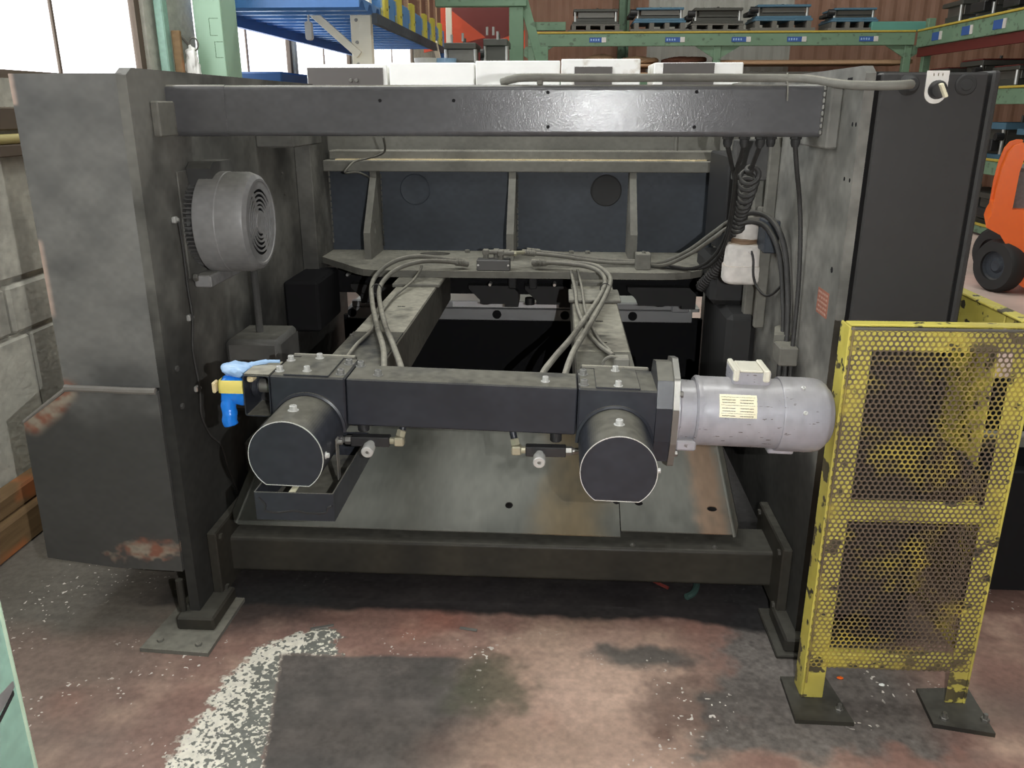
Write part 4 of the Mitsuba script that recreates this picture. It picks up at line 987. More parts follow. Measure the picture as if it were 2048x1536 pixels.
for k, r, mat, name, lab, cat_, grp in (
        ('a1', 0.0085, 'm_hose', 'air_hose', 'dusty hose looping left over the shelf edge, outer of the left pair', 'hose', None),
        ('a2', 0.0085, 'm_hose', 'air_hose', 'dusty hose looping left over the shelf edge, inner of the left pair', 'hose', None),
        ('b1', 0.0085, 'm_hose', 'air_hose', 'dusty hose curling right over the shelf edge, inner of the right pair', 'hose', None),
        ('b2', 0.0085, 'm_hose', 'air_hose', 'dusty hose curling right over the shelf edge, outer of the right pair', 'hose', None),
        ('c1', 0.0075, 'm_hose', 'air_hose', 'upper grey hose running right along the shelf from the connector block', 'hose', None),
        ('c2', 0.0075, 'm_hose', 'air_hose', 'lower grey hose running right along the shelf from the connector block', 'hose', None),
        ('d1', 0.0065, 'm_cable', 'signal_cable', 'outer dusty cable rising from the shelf to the leftmost gland of the top beam', 'cable', None),
        ('d2', 0.0065, 'm_cable', 'signal_cable', 'inner dusty cable rising from the shelf to the second gland of the top beam', 'cable', None),
        ('e1', 0.0085, 'm_cable', 'signal_cable', 'upper thick cable arching past the white oil bottle to the wall clamp', 'cable', None),
        ('e2', 0.0085, 'm_cable', 'signal_cable', 'lower thick cable arching past the white oil bottle to the wall clamp', 'cable', None),
        ('f1', 0.0065, 'm_cable', 'signal_cable', 'straight cable hanging down the right wall from the last gland', 'cable', None),
        ('thin_l', 0.005, 'm_hose', 'sensor_cable', 'thin cable winding along the left arm of the back gauge', 'cable', None),
        ('thin_r1', 0.0065, 'm_hose', 'sensor_cable', 'thicker of two cables lying along the right arm of the back gauge', 'cable', None),
        ('thin_r2', 0.0048, 'm_hose', 'sensor_cable', 'thinner of two cables lying along the right arm of the back gauge', 'cable', None),
        ('conduit', 0.0105, 'm_shelf', 'power_conduit', 'thick grey cable along the top beam into the control cabinet', 'cable', None),
        ('wire', 0.004, 'm_hose', 'stray_wire', 'stray wire dangling from the top beam over the dusty bar', 'wire', None),
        ('chain', 0.004, 'm_cable', 'drain_line', 'thin black line curving under the white oil bottle', 'line', None),
        ('lw', 0.0035, 'm_cable', 'wall_cable', 'thin cable clipped down the inner left wall', 'cable', None)):
    key = single(name, tube(HOSES[k], r, 10), mat, lab, cat_, grp, smooth=True)
    if k in ('a1', 'a2', 'b1', 'b2', 'c1', 'c2'):
        p = np.array(HOSES[k][0]); q = np.array(HOSES[k][1])
        d = (q - p) / np.linalg.norm(q - p)
        prof = [(0, -0.012), (0.0125, -0.012), (0.0125, 0.004), (0.011, 0.005)]
        for j in range(5):
            prof += [(0.0125, 0.006 + j * 0.007), (0.0125, 0.010 + j * 0.007), (0.0108, 0.0105 + j * 0.007)]
        prof += [(0.009, 0.043), (0, 0.043)]
        # the mesh of the hose itself becomes its part
        scene[key + '__tube'] = scene.pop(key)
        used.add(key + '__tube')
        part(key, 'connector', lathe(prof, p, d, 16), 'm_hose')
# cable tie round each pair
for nm, c, lab in (('a', (-0.640, 2.835, 0.893), 'left'), ('b', (0.160, 2.86, 0.900), 'right')):
    single('cable_tie', lathe([(0.0165, 0), (0.019, 0), (0.019, 0.005), (0.0165, 0.005), (0.0165, 0)], c, (0.1 if nm == 'a' else 0.2, -1, 0.02), 20), 'm_cable', f'small tie binding the {lab} pair of hoses', 'cable tie')
# connector block the hoses plug into
single('cable_tie', cat(lathe([(0.0115, 0), (0.0135, 0), (0.0135, 0.004), (0.0115, 0.004), (0.0115, 0)], (0.572, 2.30, 1.570), (1, -0.3, 0), 18), tube([(0.573, 2.287, 1.562), (0.575, 2.283, 1.54), (0.577, 2.287, 1.515)], 0.0022, 6)), 'm_shelf', 'pale tie end hanging from the thick cable at the right end of the top beam', 'cable tie')
single('cable_saddle', bx(-0.068, -0.052, 2.304, 2.326, 1.555, 1.566, 0.002), 'm_shelf', 'small pale saddle under the thick cable in the middle of the top beam', 'saddle', smooth=False)
CN = thing('connector_block', 'grey connector block with elbow fittings on the front edge of the shelf', 'connector')
part(CN, 'block', bx(-0.318, -0.190, 3.15, 3.21, ZS, ZS + 0.042, 0.003), 'm_fin', smooth=False)
for x in (-0.312, -0.196):
    part(CN, 'block_screw', screw((x, 3.15, ZS + 0.022), (0, -1, 0), 0.004, 0.003, False), 'm_steel', smooth=False)
for x, y in ((-0.285, 3.19), (-0.245, 3.20), (-0.225, 3.165)):
    part(CN, 'elbow', cat(cyl((x, y, ZS + 0.040), (x, y, ZS + 0.060), 0.011, 12), bx(x - 0.013, x + 0.013, y - 0.011, y + 0.011, ZS + 0.055, ZS + 0.078, 0.004), cyl((x + 0.01, y, ZS + 0.067), (x + 0.05, y + 0.004, ZS + 0.066), 0.009, 12)), 'm_hose', smooth=False)
part(CN, 'brass_nut', cat(hexbolt((-0.185, 3.172, ZS + 0.066), (1, 0.02, -0.05), 0.0115, 0.02), cyl((-0.215, 3.166, ZS + 0.067), (-0.12, 3.225, ZS + 0.062), 0.0075, 12)), 'm_brass', smooth=False, label='bright brass nut')
SC = thing('hose_clamp', 'square grey clamp holding the hoses at the right end of the shelf', 'clamp')
part(SC, 'block', bx(0.295, 0.352, 3.20, 3.262, ZS, ZS + 0.062, 0.003), 'm_shelf', smooth=False)
part(SC, 'screw', screw((0.325, 3.228, ZS + 0.062), (0, 0, 1), 0.007, 0.006), 'm_shelf')
# glands under the beam
for i, (x, y) in enumerate(((0.448, 2.36), (0.492, 2.36), (0.535, 2.36), (0.567, 2.38), (0.628, 2.36))):
    k = thing('cable_gland', f'{["first", "second", "third", "fourth", "fifth"][i]} black cable gland from the left under the top beam', 'gland')
    part(k, 'locknut', hexbolt((x, y, 1.425), (0, 0, -1), 0.016, 0.008), 'm_rubber', smooth=False)
    part(k, 'dome', lathe([(0, 0), (0.0125, 0), (0.0125, 0.010), (0.009, 0.020), (0, 0.020)], (x, y, 1.417), (0, 0, -1), 16), 'm_rubber')
# coiled cord
ax = spline([(0.535, 2.36, 1.40), (0.540, 2.45, 1.345), (0.554, 2.55, 1.292), (0.57, 2.65, 1.227), (0.581, 2.75, 1.169), (0.593, 2.85, 1.098), (0.594, 2.92, 1.037), (0.585, 3.0, 0.97), (0.563, 3.1, 0.895), (0.542, 3.2, 0.832)], 40)
s = np.concatenate([[0], np.cumsum(np.linalg.norm(np.diff(ax, axis=0), axis=1))])
ss = np.arange(0, s[-1], 0.0026)
axp = np.column_stack([np.interp(ss, s, ax[:, k]) for k in range(3)])
tt = np.gradient(axp, axis=0)
tt /= np.linalg.norm(tt, axis=1, keepdims=True)
u = np.cross(tt, [1.0, 0, 0]); u /= np.linalg.norm(u, axis=1, keepdims=True)
w = np.cross(tt, u)
start = np.clip((ss - 0.13) / 0.04, 0, 1)
rad = (0.019 + 0.007 * np.clip((0.34 - ss) / 0.1, 0, 1)) * start * np.clip((s[-1] - ss) / 0.03, 0, 1)
pitch = np.where(ss < 0.36, 0.046, np.where(ss < 0.56, 0.030, 0.0185))
ph = np.cumsum(0.0026 / pitch) * 2 * math.pi
coil = axp + rad[:, None] * (np.cos(ph)[:, None] * u + np.sin(ph)[:, None] * w)
single('coiled_cord', tube(coil, 0.0068, 8, smooth=False), 'm_cable', 'black coiled cord hanging from the top beam beside the white oil bottle', 'cord', smooth=True)
# little cable holder at the front of the right arm
AH = thing('cable_anchor', 'small pale grey cable holder on the end of the right arm', 'cable holder')
part(AH, 'block', bx(0.142, 0.182, 2.0, 2.04, 0.862, 0.902, 0.004), 'm_shelf', smooth=False)
part(AH, 'strap', tube([(0.136 + 0.022 * math.cos(a), 2.01, 0.882 + 0.022 * math.sin(a)) for a in np.linspace(0.6, 5.6, 14)], 0.004, 6), 'm_hose')

# ------------------------------------------------------------------ yellow guard of perforated sheet
GF = thing('safety_guard', 'chipped yellow safety guard of perforated sheet standing right of the machine', 'guard')
gx0, gx1, gy, gz0, gz1 = 0.660, 1.086, 1.86, 0.112, 1.028
YB = gy + 0.036


def frame_part(name, *b, **kw):
    return part(GF, name, bx(*b, 0.002), 'm_yellow', smooth=False, **kw)


frame_part('stile', gx0, gx0 + 0.006, gy + 0.002, gy + 0.066, 0.012, gz1)
frame_part('stile', gx0 + 0.006, gx0 + 0.058, gy + 0.004, gy + 0.010, 0.012, gz1 - 0.004)
frame_part('stile', gx1 - 0.006, gx1, gy + 0.002, YB, 0.012, gz1)
frame_part('stile', gx1 - 0.052, gx1 - 0.006, gy + 0.004, gy + 0.010, 0.012, gz1 - 0.004)
frame_part('rail', gx0, gx1, gy + 0.002, YB, gz1, gz1 + 0.006)
frame_part('rail', gx0 + 0.058, gx1 - 0.052, gy + 0.004, gy + 0.010, gz1 - 0.056, gz1 - 0.004)
frame_part('rail', gx0 + 0.058, gx1 - 0.052, gy + 0.004, gy + 0.010, 0.535, 0.580)
frame_part('rail', gx0 + 0.058, gx1 - 0.052, gy + 0.010, gy + 0.036, 0.576, 0.580)
frame_part('rail', gx0 + 0.058, gx1 - 0.052, gy + 0.004, gy + 0.010, gz0, gz0 + 0.038)
frame_part('rail', gx0 + 0.058, gx1 - 0.052, gy + 0.010, gy + 0.036, gz0 + 0.034, gz0 + 0.038)


def perforated(w, h, pitch, hole, t=0.0015):
    """A sheet in the xz plane, its holes in a staggered pattern; every hole is cut through."""
    ang6 = np.radians(np.arange(6) * 60 + 30)
    R6 = pitch / math.sqrt(3)
    dz = pitch * math.sqrt(3) / 2
    ih = np.column_stack([np.cos(ang6), np.sin(ang6)])
    ang12 = np.radians(np.arange(12) * 30 + 30)
    ic = np.column_stack([np.cos(ang12), np.sin(ang12)]) * hole / 2
    hexv = ih * R6
    v1 = np.vstack([hexv, ic])
    f1 = []
    for k in range(6):
        k2 = (k + 1) % 6
        a, b, c = 6 + 2 * k, 6 + 2 * k + 1, 6 + (2 * k + 2) % 12
        f1 += [(k, k2, b), (k, b, a), (k2, c, b)]
    V, F, n = [], [], 0
    wall = [(6 + k, 6 + (k + 1) % 12) for k in range(12)]
    rows = int(h / dz)
    for r in range(rows):
        cols = int(w / pitch) - (r % 2)
        for c in range(cols):
            cx = (c + 0.5 + 0.5 * (r % 2)) * pitch
            cz = (r + 0.6) * dz
            p2 = v1 + (cx, cz)
            V.append(np.column_stack([p2[:, 0], np.zeros(18), p2[:, 1]]))
            V.append(np.column_stack([p2[6:, 0], np.full(12, t), p2[6:, 1]]))
            F += [(n + a, n + b, n + c_) for a, b, c_ in f1]
            for a, b in wall:
                F += [(n + a, n + b, n + 12 + b), (n + a, n + 12 + b, n + 12 + a)]
            n += 30
    m = trimesh.Trimesh(np.vstack(V), np.array(F), process=False)
    return m


ps = perforated(gx1 - gx0 - 0.004, gz1 - gz0 - 0.002, 0.0134, 0.0104)
ps.apply_translation([gx0 + 0.002, gy, gz0])
part(GF, 'perforated_sheet', ps, 'm_mesh', smooth=False, label='rusty perforated sheet')
part(GF, 'edge_bar', bx(gx0 + 0.003, gx1, gy - 0.003, gy + 0.003, gz1 - 0.008, gz1 - 0.001, 0.0015), 'm_steel_dark', smooth=False, label='bare worn top edge')
part(GF, 'edge_bar', bx(gx0 + 0.006, gx0 + 0.011, gy - 0.003, gy + 0.003, gz0 - 0.05, gz1, 0.0015), 'm_mesh', smooth=False)
# side wing running back along the machine
frame_part('wing_rail', 1.055, 1.090, gy + 0.04, 3.55, gz1 + 0.004, gz1 + 0.010)
frame_part('wing_rail', 1.086, 1.092, gy + 0.04, 3.55, gz1 - 0.04, gz1 + 0.004)
frame_part('wing_rail', 1.086, 1.092, gy + 0.04, 3.55, 0.10, 0.14)
frame_part('wing_stile', 1.055, 1.092, 2.55, 2.60, 0.0, gz1)
frame_part('wing_stile', 1.055, 1.092, 3.50, 3.55, 0.0, gz1)
frame_part('wing_plate', 1.080, 1.084, 2.02, 2.55, 0.62, gz1 - 0.002)
ws = perforated(0.66, 0.50, 0.0134, 0.0104)
v = ws.vertices[:, [1, 0, 2]].copy()
ws = trimesh.Trimesh(v + [1.08, 1.90, 0.11], ws.faces[:, ::-1], process=False)
part(GF, 'perforated_sheet', ws, 'm_mesh', smooth=False)
for pts in ([(0.625, 1.777), (0.772, 1.775), (0.752, 1.952), (0.629, 1.948)], [(0.971, 1.782), (1.112, 1.755), (1.122, 1.93), (0.983, 1.918)]):
    fpk = part(GF, 'foot_plate', prism(pts, 'xy', 0.0, 0.012), 'm_frame', smooth=False, label='dark grimy foot plate')
    cx, cy = np.mean(pts, axis=0)
    for dx in ((0.052,) if cx < 0.8 else (-0.042, 0.060)):
        part(fpk, 'anchor_bolt', cat(hexbolt((cx + dx, cy - 0.045, 0.012), (0, 0, 1), 0.011, 0.008), cyl((cx + dx, cy - 0.045, 0.018), (cx + dx, cy - 0.045, 0.032), 0.0055, 10)), 'm_steel_dark', smooth=False)

# litter on the floor by the guard
chips = [(0.705, 1.99, 0.009, 'm_white_plain', 'pale paper scrap behind the guard on the dark floor'), (0.90, 1.94, 0.007, 'm_white_plain', 'small white crumb between the guard\'s two feet'), (0.795, 1.962, 0.008, 'm_orange', 'small orange chip between the guard\'s two feet')]
for x, y, r, m_, lab in chips:
    m = trimesh.creation.icosphere(1, r)
    m.vertices = m.vertices * (1.2, 0.8, 0.4) + (x, y, r * 0.4)
    single('scrap', lumpy(m, 200, 0.004), m_, lab, 'scrap', smooth=False)
for x, y, rz, L, lab in ((-0.70, 2.115, 0.35, 0.07, 'dark offcut strip lying on the floor before the machine, left one'), (-0.255, 2.13, -0.2, 0.055, 'thin dark metal offcut lying on the pink floor below the tray')):
    m = bx(-L / 2, L / 2, -0.006, 0.006, 0, 0.003, 0.001)
    m.apply_transform(trimesh.transformations.rotation_matrix(rz, [0, 0, 1]))
    m.apply_translation([x, y, 0.0])
    single('offcut', m, 'm_steel_dark', lab, 'offcut', smooth=False)
ring = single('rubber_ring', tube([(0.40 + 0.07 * math.cos(a), 2.42 + 0.10 * math.sin(a), 0.012) for a in np.linspace(-1.2, 1.6, 12)], 0.011, 8), 'm_hose_green', 'bent dark green hose end on the dark floor under the machine', 'hose end')
single('red_strip', tube([(0.30, 2.46, 0.006), (0.345, 2.41, 0.007), (0.375, 2.385, 0.006)], 0.006, 6), 'm_dark_red', 'short red strip on the dark floor under the machine', 'strip')

# dark scrap bin right of the guard
SBN = thing('scrap_bin', 'dark rusty steel scrap bin with a pale bar across it, right of the guard', 'bin')
part(SBN, 'body', cat(bx(1.26, 2.1, 2.35, 2.37, 0.06, 0.46), bx(1.26, 1.28, 2.35, 3.3, 0.06, 0.46), bx(2.08, 2.1, 2.35, 3.3, 0.06, 0.46), bx(1.26, 2.1, 3.28, 3.3, 0.06, 0.46), bx(1.26, 2.1, 2.35, 3.3, 0.06, 0.08)), 'm_void', smooth=False)
for x, y in ((1.30, 2.39), (2.06, 2.39), (1.30, 3.26), (2.06, 3.26)):
    part(SBN, 'foot', bx(x - 0.03, x + 0.03, y - 0.03, y + 0.03, 0.0, 0.06), 'm_frame', smooth=False)
single('pale_bar', cat(bx(1.20, 2.2, 2.55, 2.60, 0.46, 0.50, 0.004)), 'm_pallet', 'pale bar lying across the dark scrap bin right of the guard', 'bar', smooth=False)

# pale green cabinet at the left edge of the view
PG = thing('green_cabinet', 'pale green steel cabinet with a grey arrow mark cut off at the left edge', 'cabinet')
part(PG, 'body', bx(-1.45, -0.969, 0.35, 1.20, 0.0, 0.95, 0.005), 'm_pale_green', smooth=False)
part(PG, 'corner_edge', cat(bx(-0.975, -0.966, 1.194, 1.203, 0.0, 0.955, 0.003)), 'm_edge_green', smooth=False, label='worn pale corner edge')
part(PG, 'arrow_mark', prism([(1.19, 0.52), (1.05, 0.52), (0.98, 0.50), (1.05, 0.455), (1.17, 0.498), (1.19, 0.508)], 'yz', -0.969, -0.9675), 'm_fan', smooth=False, label='dark grey pointed mark')
part(PG, 'arrow_line', prism([(1.185, 0.503), (1.0, 0.415), (1.0, 0.405), (1.185, 0.495)], 'yz', -0.969, -0.9672), 'm_black', smooth=False)

# ------------------------------------------------------------------ white boxes on the front side of the machine
for i, (x0, x1, z1, bd_, lab) in enumerate((
        (-1.09, -0.745, 1.672, (-1.085, -0.762, 1.665), 'white box with a wide dark board, leftmost behind the top beam'),
        (-0.735, -0.372, 1.677, None, 'plain white box behind the top beam, second from the left'),
        (-0.368, -0.012, 1.684, None, 'plain white box behind the top beam, third from the left'),
        (-0.008, 0.322, 1.690, (0.048, 0.205, 1.667), 'dirty white box with a small dark board behind the top beam'),
        (0.378, 0.745, 1.675, (0.415, 0.625, 1.672), 'dirty white box with a wide dark board, rightmost behind the top beam'))):
    k = thing('white_box', lab, 'box')
    part(k, 'body', bx(x0, x1, 3.71, 3.98, 1.45, z1, 0.004), 'm_white', smooth=False)
    if bd_:
        part(k, 'board', bx(bd_[0], bd_[1], 3.702, 3.709, 1.46, bd_[2] - (0.008 if i != 4 else 0.0)), 'm_board', smooth=False, label='dark grey board')
    if i == 0:
        for x in (-0.90, -0.875):
            part(k, 'stud', hexbolt((x, 3.702, 1.607), (0, -1, 0), 0.008, 0.006), 'm_steel_dark', smooth=False)
part(M, 'box_carrier', bx(-1.10, 0.75, 3.70, 4.02, 1.40, 1.45), 'm_frame', smooth=False)

# ------------------------------------------------------------------ blue storage rack behind
RK = thing('storage_rack', 'cream post storage rack with a blue corrugated deck behind the machine', 'rack')
rx0, rx1, ry0, ry1, rz = -1.90, -1.07, 5.1, 8.1, 1.95
part(RK, 'deck_beam', bx(rx0 - 0.03, rx0, 4.72, ry1, rz - 0.005, rz + 0.13), 'm_blue_steel', smooth=False)
part(RK, 'deck_beam', bx(rx1 - 0.01, rx1 + 0.02, ry0 - 0.08, ry1, rz - 0.005, rz + 0.05), 'm_panel', smooth=False)
yy = np.arange(4.72, ry1, 0.05)
pr = [(y, rz + 0.05 + (0.04 if k % 4 in (1, 2) else 0.0)) for k, y in enumerate(yy)]
part(RK, 'deck', prism(pr + [(pr[-1][0], rz + 0.10), (pr[0][0], rz + 0.10)], 'yz', rx0, rx1 - 0.01), 'm_blue_deck', smooth=False)
part(RK, 'post', bx(-1.245, -1.125, 5.19, 5.25, 0.0, 4.2, 0.003), 'm_rack_white', smooth=False)
part(RK, 'post', bx(-1.07, -1.02, 8.12, 8.18, 0.0, 4.2, 0.003), 'm_rack_white', smooth=False)
for z in (1.68, 1.74, 1.86, 1.98):
    part(RK, 'post_bolt', hexbolt((-1.21, 5.19, z), (0, -1, 0), 0.010, 0.006), 'm_steel_dark', smooth=False)
br = bx(-0.022, 0.022, 5.195, 5.22, 0, 0.62, 0.002)
br.apply_transform(trimesh.transformations.rotation_matrix(math.radians(-49), [0, 1, 0], (0, 5.2, 0)))
br.apply_translation([-1.20, -0.02, 1.79])
part(RK, 'brace', br, 'm_rack_white', smooth=False)
br2 = bx(-0.02, 0.02, 0, 0.02, 0, 0.8, 0.002)
br2.apply_transform(trimesh.transformations.rotation_matrix(math.radians(60), [1, 0, 0]))
br2.apply_translation([-1.06, 8.0, 1.60])
part(RK, 'brace', br2, 'm_rack_white', smooth=False)
part(RK, 'end_plate', bx(-1.09, -1.05, 7.75, 8.1, 1.84, 1.95), 'm_blue_steel', smooth=False)
for i, (y0, y1, yt) in enumerate(((5.27, 5.62, 0.13), (5.72, 6.12, 0.13), (6.22, 6.68, 0.14), (6.78, 7.10, 0.13), (7.20, 7.52, 0.14), (7.62, 7.95, 0.14))):
    k = thing('storage_bin', f'blue bin with a yellow end on the rack deck, {["nearest", "second", "third", "fourth", "fifth", "farthest"][i]} in the row', 'bin')
    part(k, 'body', cat(bx(-1.40, -1.066, y0, y1, rz + 0.1, rz + 0.19, 0.004), bx(-1.076, -1.066, y0, y1, rz + 0.05, rz + 0.165)), 'm_blue_bin', smooth=False)
    part(k, 'end_tab', bx(-1.08, -1.052, y0, y0 + 0.11, rz + 0.045, rz + 0.06 + yt + 0.03, 0.003), 'm_yellow_plain', smooth=False)
    for dz in (0.09, 0.11):
        part(k, 'hole', cyl((-1.0525, y0 + (0.06 if dz < 0.1 else 0.13), rz + dz + 0.01), (-1.0515, y0 + (0.06 if dz < 0.1 else 0.13), rz + dz + 0.01), 0.009, 10), 'm_void')
    c = thing('carton', f'brown carton stacked on the {["nearest", "second", "third", "fourth", "fifth", "farthest"][i]} blue bin of the rack', 'carton')
    part(c, 'body', bx(-1.42, -1.09, y0 + 0.03, y1 - 0.02, rz + 0.191, rz + 0.46 + 0.04 * (i % 3), 0.004), 'm_brown_box', smooth=False)
    part(c, 'flap', bx(-1.42, -1.085, y0 + 0.03, y0 + 0.05, rz + 0.191, rz + 0.42), 'm_cardboard', smooth=False)
PD = thing('pendant_switch', 'white pendant switch hanging on a cord from the rack brace', 'switch')
part(PD, 'body', prism(rrect(-1.482, -1.445, 1.865, 1.965, 0.014), 'xz', 5.07, 5.11), 'm_tag_white', smooth=40)
part(PD, 'cord', cat(tube([(-1.463, 5.09, 1.963), (-1.462, 5.09, 2.02), (-1.47, 5.09, 2.10)], 0.006, 8), tube([(-1.47 + 0.04 * math.cos(a), 5.09, 2.05 + 0.035 * math.sin(a)) for a in np.linspace(0, 6, 14)], 0.005, 6)), 'm_tag_white')
single('blue_cart', bx(-2.0, -1.68, 5.2, 6.4, 0.4, 1.70, 0.01), 'm_blue_steel', 'dark blue steel cart below the rack beside the left windows', 'cart', smooth=False)
for i, (x, y, z, m_, lab) in enumerate(((-0.98, 6.3, 1.70, 'm_tag_white', 'white plastic tub behind the white boxes, left one'), (-0.85, 6.35, 1.70, 'm_clear_film', 'pale blue plastic tub behind the white boxes, right one'))):
    single('tub', lathe([(0, 0), (0.07, 0), (0.085, 0.13), (0.08, 0.13), (0.066, 0.005), (0, 0.005)], (x, y, z), (0, 0, 1), 24), m_, lab, 'tub')
single('work_table', cat(bx(-1.15, 0.6, 6.1, 6.95, 1.64, 1.70, 0.006), bx(-1.13, -1.07, 6.12, 6.18, 0, 1.64), bx(0.5, 0.56, 6.12, 6.18, 0, 1.64), bx(-1.13, -1.07, 6.87, 6.93, 0, 1.64), bx(0.5, 0.56, 6.87, 6.93, 0, 1.64)), 'm_green', 'green steel shelf level carrying die tools behind the white boxes', 'shelf', smooth=False)

# ------------------------------------------------------------------ green pallet racks along the back and the right
SH = thing('pallet_rack', 'green pallet rack with a yellow lip along the back wall', 'rack')
part(SH, 'front_beam', bx(-0.35, 3.40, 8.88, 8.93, 2.07, 2.185, 0.004), 'm_green', smooth=False)
part(SH, 'yellow_lip', bx(-0.28, 3.40, 8.872, 8.90, 2.187, 2.205, 0.003), 'm_yellow_strip', smooth=False)
part(SH, 'deck', bx(-0.35, 3.40, 8.93, 9.75, 2.15, 2.185), 'm_die', smooth=False)
part(SH, 'rear_beam', bx(-0.35, 0.02, 8.93, 9.0, 2.22, 2.30, 0.004), 'm_green', smooth=False)
part(SH, 'lower_deck', bx(0.0, 3.40, 8.90, 9.75, 1.60, 1.66), 'm_die', smooth=False)
for x in (-0.32, 1.52, 3.36):
    part(SH, 'post', bx(x - 0.035, x + 0.035, 8.90, 8.97, 0.5, 2.07 if x > 0 else 2.3, 0.004), 'm_green', smooth=False)
    part(SH, 'gusset', cat(*[prism([(x + s * 0.035, 2.07), (x + s * 0.22, 2.07), (x + s * 0.035, 1.96)], 'xz', 8.91, 8.93) for s in (-1, 1)]), 'm_green', smooth=False)
for i, (x0, x1) in enumerate(((0.255, 0.42), (1.0, 1.19), (1.645, 1.83), (2.18, 2.365), (2.87, 3.05))):
    tg = part(SH, 'rack_tag', bx(x0, x1 - 0.045, 8.874, 8.88, 2.105, 2.15), 'm_tag_blue', smooth=False, label='blue location tag')
    part(tg, 'tag_end', bx(x1 - 0.045, x1, 8.874, 8.88, 2.105, 2.152), 'm_tag_white', smooth=False)
    part(tg, 'tag_print', cat(*[bx(x0 + 0.012 + k * 0.024, x0 + 0.026 + k * 0.024, 8.8735, 8.874, 2.118, 2.138) for k in range(4)]), 'm_clear_film', smooth=False)
SR = thing('side_rack', 'green pallet rack with yellow lips running along the right side', 'rack')
xr = 3.41
for z0, z1 in ((2.045, 2.185), (1.52, 1.635), (0.985, 1.09), (0.52, 0.58)):
    part(SR, 'front_beam', bx(xr, xr + 0.05, 5.6, 8.86, z0, z1, 0.004), 'm_green', smooth=False)
    part(SR, 'yellow_lip', bx(xr - 0.008, xr + 0.02, 5.6, 8.86, z1 + 0.002, z1 + 0.020, 0.003), 'm_yellow_strip', smooth=False)
    part(SR, 'deck', bx(xr + 0.05, xr + 1.0, 5.6, 8.86, z1 - 0.03, z1), 'm_die', smooth=False)
for y in (8.80, 5.7):
    part(SR, 'post', bx(xr + 0.052, xr + 0.12, y - 0.035, y + 0.035, 0.5, 2.3, 0.004), 'm_green', smooth=False)
part(SR, 'red_rail', bx(xr + 0.02, xr + 0.05, 5.6, 8.86, 1.96, 2.04), 'm_dark_red', smooth=False)
for y in (8.35, 7.75, 7.2, 6.7):
    tg = part(SR, 'rack_tag', bx(xr - 0.006, xr, y, y + 0.15, 2.08, 2.15), 'm_tag_blue', smooth=False, label='blue location tag')
    part(tg, 'tag_end', bx(xr - 0.006, xr, y - 0.05, y, 2.08, 2.152), 'm_tag_white', smooth=False)
# green post, beam and brace right of the blue rack
GR = thing('portal_frame', 'green steel frame with a sloping brace in the middle of the background', 'frame')
part(GR, 'post', bx(-0.425, -0.315, 6.98, 7.06, 0, 2.235, 0.004), 'm_green', smooth=False)
part(GR, 'beam', bx(-1.0, -0.29, 6.97, 7.05, 2.237, 2.36, 0.004), 'm_green', smooth=False)
b3 = bx(-0.035, 0.035, 0, 0.05, -0.30, 0.50, 0.003)
b3.apply_transform(trimesh.transformations.rotation_matrix(math.radians(-17), [0, 1, 0]))
b3.apply_translation([-0.25, 7.0, 2.07])
part(GR, 'brace', b3, 'm_green', smooth=False)
part(GR, 'brace_foot', bx(-0.19, -0.12, 7.0, 7.06, 0, 1.95, 0.003), 'm_green', smooth=False)
RH = thing('red_hopper', 'red orange sloping sheet metal hopper behind the green frame', 'hopper')
part(RH, 'slope', prism([(-1.3, 1.98), (-0.72, 2.11), (-1.06, 2.36), (-1.3, 2.40)], 'xz', 8.25, 8.28), 'm_red_sheet', smooth=False)
part(RH, 'back', bx(-1.2, -0.38, 8.55, 8.58, 1.75, 2.45), 'm_dark_red', smooth=False)
part(RH, 'side', prism([(-0.75, 2.02), (-0.36, 2.02), (-0.36, 2.18), (-0.66, 2.08)], 'xz', 8.35, 8.38), 'm_red_sheet', smooth=False)


# ------------------------------------------------------------------ press dies on the racks
def die(x0, x1, y, z, h, label, blue=False, group=None, style=0):
    k = thing('press_die', label, 'die', group)
    w = x1 - x0
    mb = 'm_die_blue' if blue else 'm_die'
    part(k, 'base_plate', bx(x0, x1, y, y + 0.42, z, z + h * 0.17, 0.003), mb, smooth=False)
    part(k, 'lower_block', bx(x0 + w * 0.06, x1 - w * 0.06, y + 0.05, y + 0.36, z + h * 0.17, z + h * 0.42, 0.003), 'm_die', smooth=False)
    part(k, 'upper_block', bx(x0 + w * 0.12, x1 - w * 0.10, y + 0.04, y + 0.38, z + h * 0.42, z + h * 0.80, 0.003), 'm_steel_dark' if style != 1 else 'm_die', smooth=False)
    part(k, 'top_plate', bx(x0 + w * 0.02, x1 - w * 0.02, y, y + 0.42, z + h * 0.80, z + h * 0.97, 0.003), 'm_die_blue' if blue or style == 2 else 'm_die', smooth=False)
    for px_ in (x0 + w * 0.06, x1 - w * 0.06):
        part(k, 'guide_post', cyl((px_, y + 0.05, z + h * 0.17), (px_, y + 0.05, z + h * 0.80), 0.014, 14), 'm_steel')
    part(k, 'lifting_eye', cyl((x0 + w * 0.55, y + 0.2, z + h * 0.97), (x0 + w * 0.55, y + 0.2, z + h * 1.15), 0.012, 10), 'm_die')
    if style:
        part(k, 'side_unit', cat(bx(x0 - w * 0.13, x0 + w * 0.01, y + 0.05, y + 0.3, z + h * 0.25, z + h * 0.55, 0.006), cyl((x0 - w * 0.10, y + 0.03, z + h * 0.62), (x0 + w * 0.04, y + 0.03, z + h * 0.62), 0.03, 12)), 'm_black', smooth=False)
    return k


